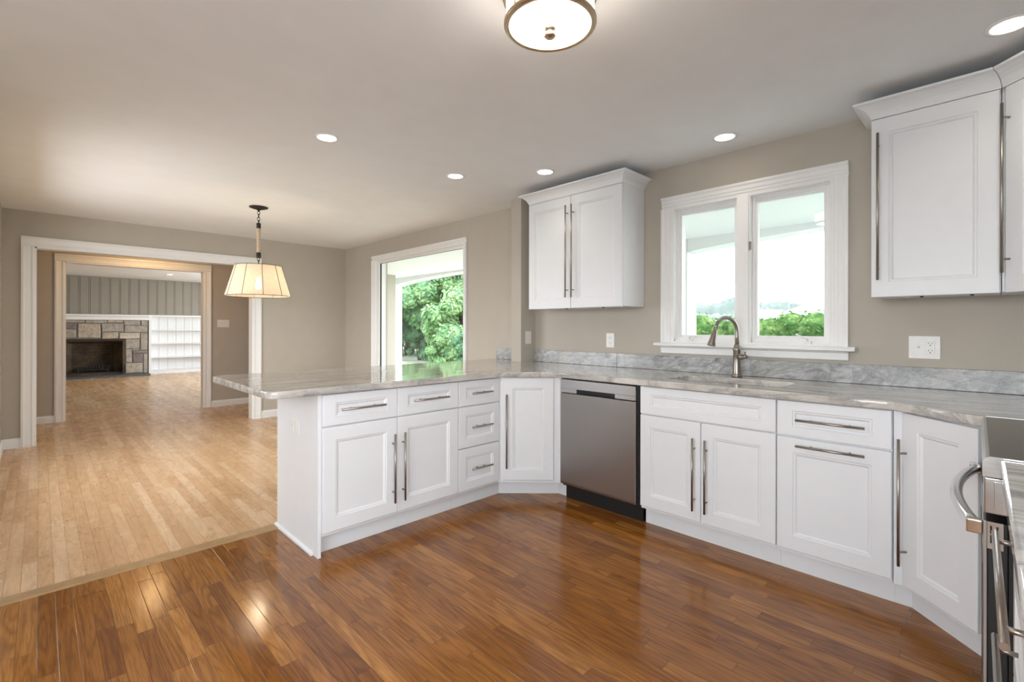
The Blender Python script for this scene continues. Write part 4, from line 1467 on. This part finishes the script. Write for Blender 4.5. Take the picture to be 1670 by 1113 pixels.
def tree(label, x, y, h, spread, mkey, nb=22, dens=260, trunk=True, low=0.15, leaf=0.17):
    t = thing('leafy_tree' if trunk else 'garden_shrub', label, 'tree' if trunk else 'shrub', (x, y, -0.32))
    b = bmesh.new()
    core = bmesh.new()
    for k in range(nb):
        zc = h * (low + (0.95 - low) * (k + 0.5) / nb)
        wz = math.sin(math.pi * min(1, (zc / h * 0.85 + 0.15))) ** 0.6
        a = R.uniform(0, 6.28); rr_ = spread * wz * R.uniform(0.25, 0.75)
        r = spread * R.uniform(0.20, 0.38) * (0.6 + 0.4 * wz)
        cen = (rr_ * math.cos(a), rr_ * math.sin(a), zc)
        leaves(b, cen, r, r, r * 0.8, dens, leaf)
        mt = Matrix.Translation(cen) @ Matrix.Diagonal((r * 0.86, r * 0.86, r * 0.68, 1))
        bmesh.ops.create_icosphere(core, subdivisions=2, radius=1, matrix=mt)
    obj('foliage', b, M[mkey], t, recalc=False)
    obj('inner_foliage', core, M['leaf_c'], t)
    b = bmesh.new()
    if trunk:
        tube(b, [(0, 0, 0), (0.05, 0, h * 0.2), (0, 0.05, h * 0.7)], [h * 0.028, h * 0.022, h * 0.006], 8)
    else:
        for k in range(3):
            a = 2.1 * k
            tube(b, [(0.05 * math.cos(a), 0.05 * math.sin(a), 0), (0.3 * math.cos(a), 0.3 * math.sin(a), h * 0.6)], [0.03, 0.01], 6)
    obj('trunk' if trunk else 'stem', b, M['bark'], t)
    return t
def polar(u, d):
    """ground point seen through image column u at depth d along the view axis"""
    p = fwd * d + rgt * ((u - 835) / 777.2 * d)
    return p.x, p.y
for lab, u, d, h, spd, mk, lo in (
        ('broad green tree with a bare trunk, by the porch column in the picture window', 648, 22.5, 7.6, 2.6, 'leaf_a', 0.26),
        ('bluish green tree in the middle of the picture window, behind the shrubs', 700, 26, 9.0, 3.0, 'leaf_c', 0.12),
        ('bright yellow-green tree at the jamb of the picture window near the pier', 752, 21.5, 6.0, 2.2, 'leaf_b', 0.08),
        ('tall dark tree rising behind the bluish one in the picture window', 668, 31, 12.0, 4.2, 'leaf_a', 0.15),
        ('tall tree beyond the yellow-green one in the picture window', 750, 31, 12.0, 4.2, 'leaf_c', 0.15),
        ('green tree hidden mostly by the porch column', 600, 30, 11.0, 4.0, 'leaf_a', 0.15),
        ('green tree hidden mostly behind the pier side of the picture window', 815, 29, 11.0, 4.0, 'leaf_b', 0.12)):
    x, y = polar(u, d)
    tree(lab, x, y, h, spd, mk, 46, 420, True, lo, 0.105)
for lab, u, d, h, spd, mk in (
        ('low round shrub under the middle tree in the picture window', 684, 22.5, 2.0, 0.9, 'leaf_c'),
        ('pale low shrub next to the bright grass in the picture window', 722, 20.0, 1.7, 0.8, 'leaf_b'),
        ('wide dark shrub behind the bare trunk in the picture window', 662, 27.0, 3.2, 2.4, 'leaf_a'),
        ('dark low shrub at the pier side of the picture window', 758, 18.0, 1.4, 0.8, 'leaf_c')):
    x, y = polar(u, d)
    tree(lab, x, y, h, spd, mk, 20, 380, False, 0.0, 0.075)

# clipped hedge in front of the porch
hd = thing('hedge', 'clipped green hedge along the outside of the sink window', 'hedge', (7.2, 1.6, -0.32))
b = bmesh.new()
core = bmesh.new()
for k in range(17):
    yc = -2.4 + 0.3 * k + R.uniform(-0.05, 0.05)
    for zc in (0.35, 0.85, 1.40):
        cen = (R.uniform(-0.06, 0.06), yc, zc + R.uniform(-0.05, 0.05))
        leaves(b, cen, 0.40, 0.32, 0.36, 700, 0.026)
        mt = Matrix.Translation(cen) @ Matrix.Diagonal((0.36, 0.29, 0.32, 1))
        bmesh.ops.create_icosphere(core, subdivisions=2, radius=1, matrix=mt)
obj('foliage', b, M['hedge'], hd, recalc=False)
obj('inner_foliage', core, M['hedge'], hd)

# far woods, houses and hills beyond the hedge
b = bmesh.new()
n_ = 260
for row, (dd, hh, amp) in enumerate(((150, 7.2, 2.6), (300, 20, 5.5))):
    prev = None
    for k in range(n_ + 1):
        u = 950 + (1700 - 950) * k / n_
        x, y = polar(u, dd)
        z = hh + amp * math.sin(k * 0.076 + row) * 0.55 + amp * math.sin(k * 0.21 + 2 * row) * 0.3 + R.uniform(-0.5, 0.5) * amp * 0.45
        vx = (x, y, -0.4)
        d = Vector((x, y, 0)).normalized() * (40 if row == 0 else 80)
        cur = [b.verts.new((x, y, -0.4)), b.verts.new((x + d.x * 0.35, y + d.y * 0.35, z * 0.75)), b.verts.new((x + d.x * 0.7, y + d.y * 0.7, z)), b.verts.new((x + d.x, y + d.y, -0.4))]
        if prev:
            for q in range(3):
                f = b.faces.new((prev[q], cur[q], cur[q + 1], prev[q + 1])); f.smooth = True
        prev = cur
struct('hills', b, M['hill'], 'hazy wooded hills on the horizon in the sink window', 'hills')
def house(label, u, d, wdt, eave, ridge):
    x, y = polar(u, d)
    t = thing('house', label, 'house', (x, y, -0.32), ang - math.pi / 2)
    b = bmesh.new(); bx(b, -wdt / 2, wdt / 2, -4, 4, 0, eave)
    obj('wall', b, M['house'], t)
    b = bmesh.new()
    A = [b.verts.new(p) for p in ((-wdt / 2 - .4, -4.5, eave), (wdt / 2 + .4, -4.5, eave), (wdt / 2 + .4, 4.5, eave), (-wdt / 2 - .4, 4.5, eave), (-wdt / 4, 0, ridge), (wdt / 4, 0, ridge))]
    for f in ((0, 1, 5, 4), (2, 3, 4, 5), (1, 2, 5), (3, 0, 4), (3, 2, 1, 0)):
        b.faces.new([A[i] for i in f])
    obj('roof', b, M['roof'], t)
house('pale hipped roof house seen over the hedge at the window jamb', 1348, 62, 10.5, 3.0, 4.7)
house('small pale roofed house seen over the hedge by the window mullion', 1258, 95, 8, 3.7, 5.2)
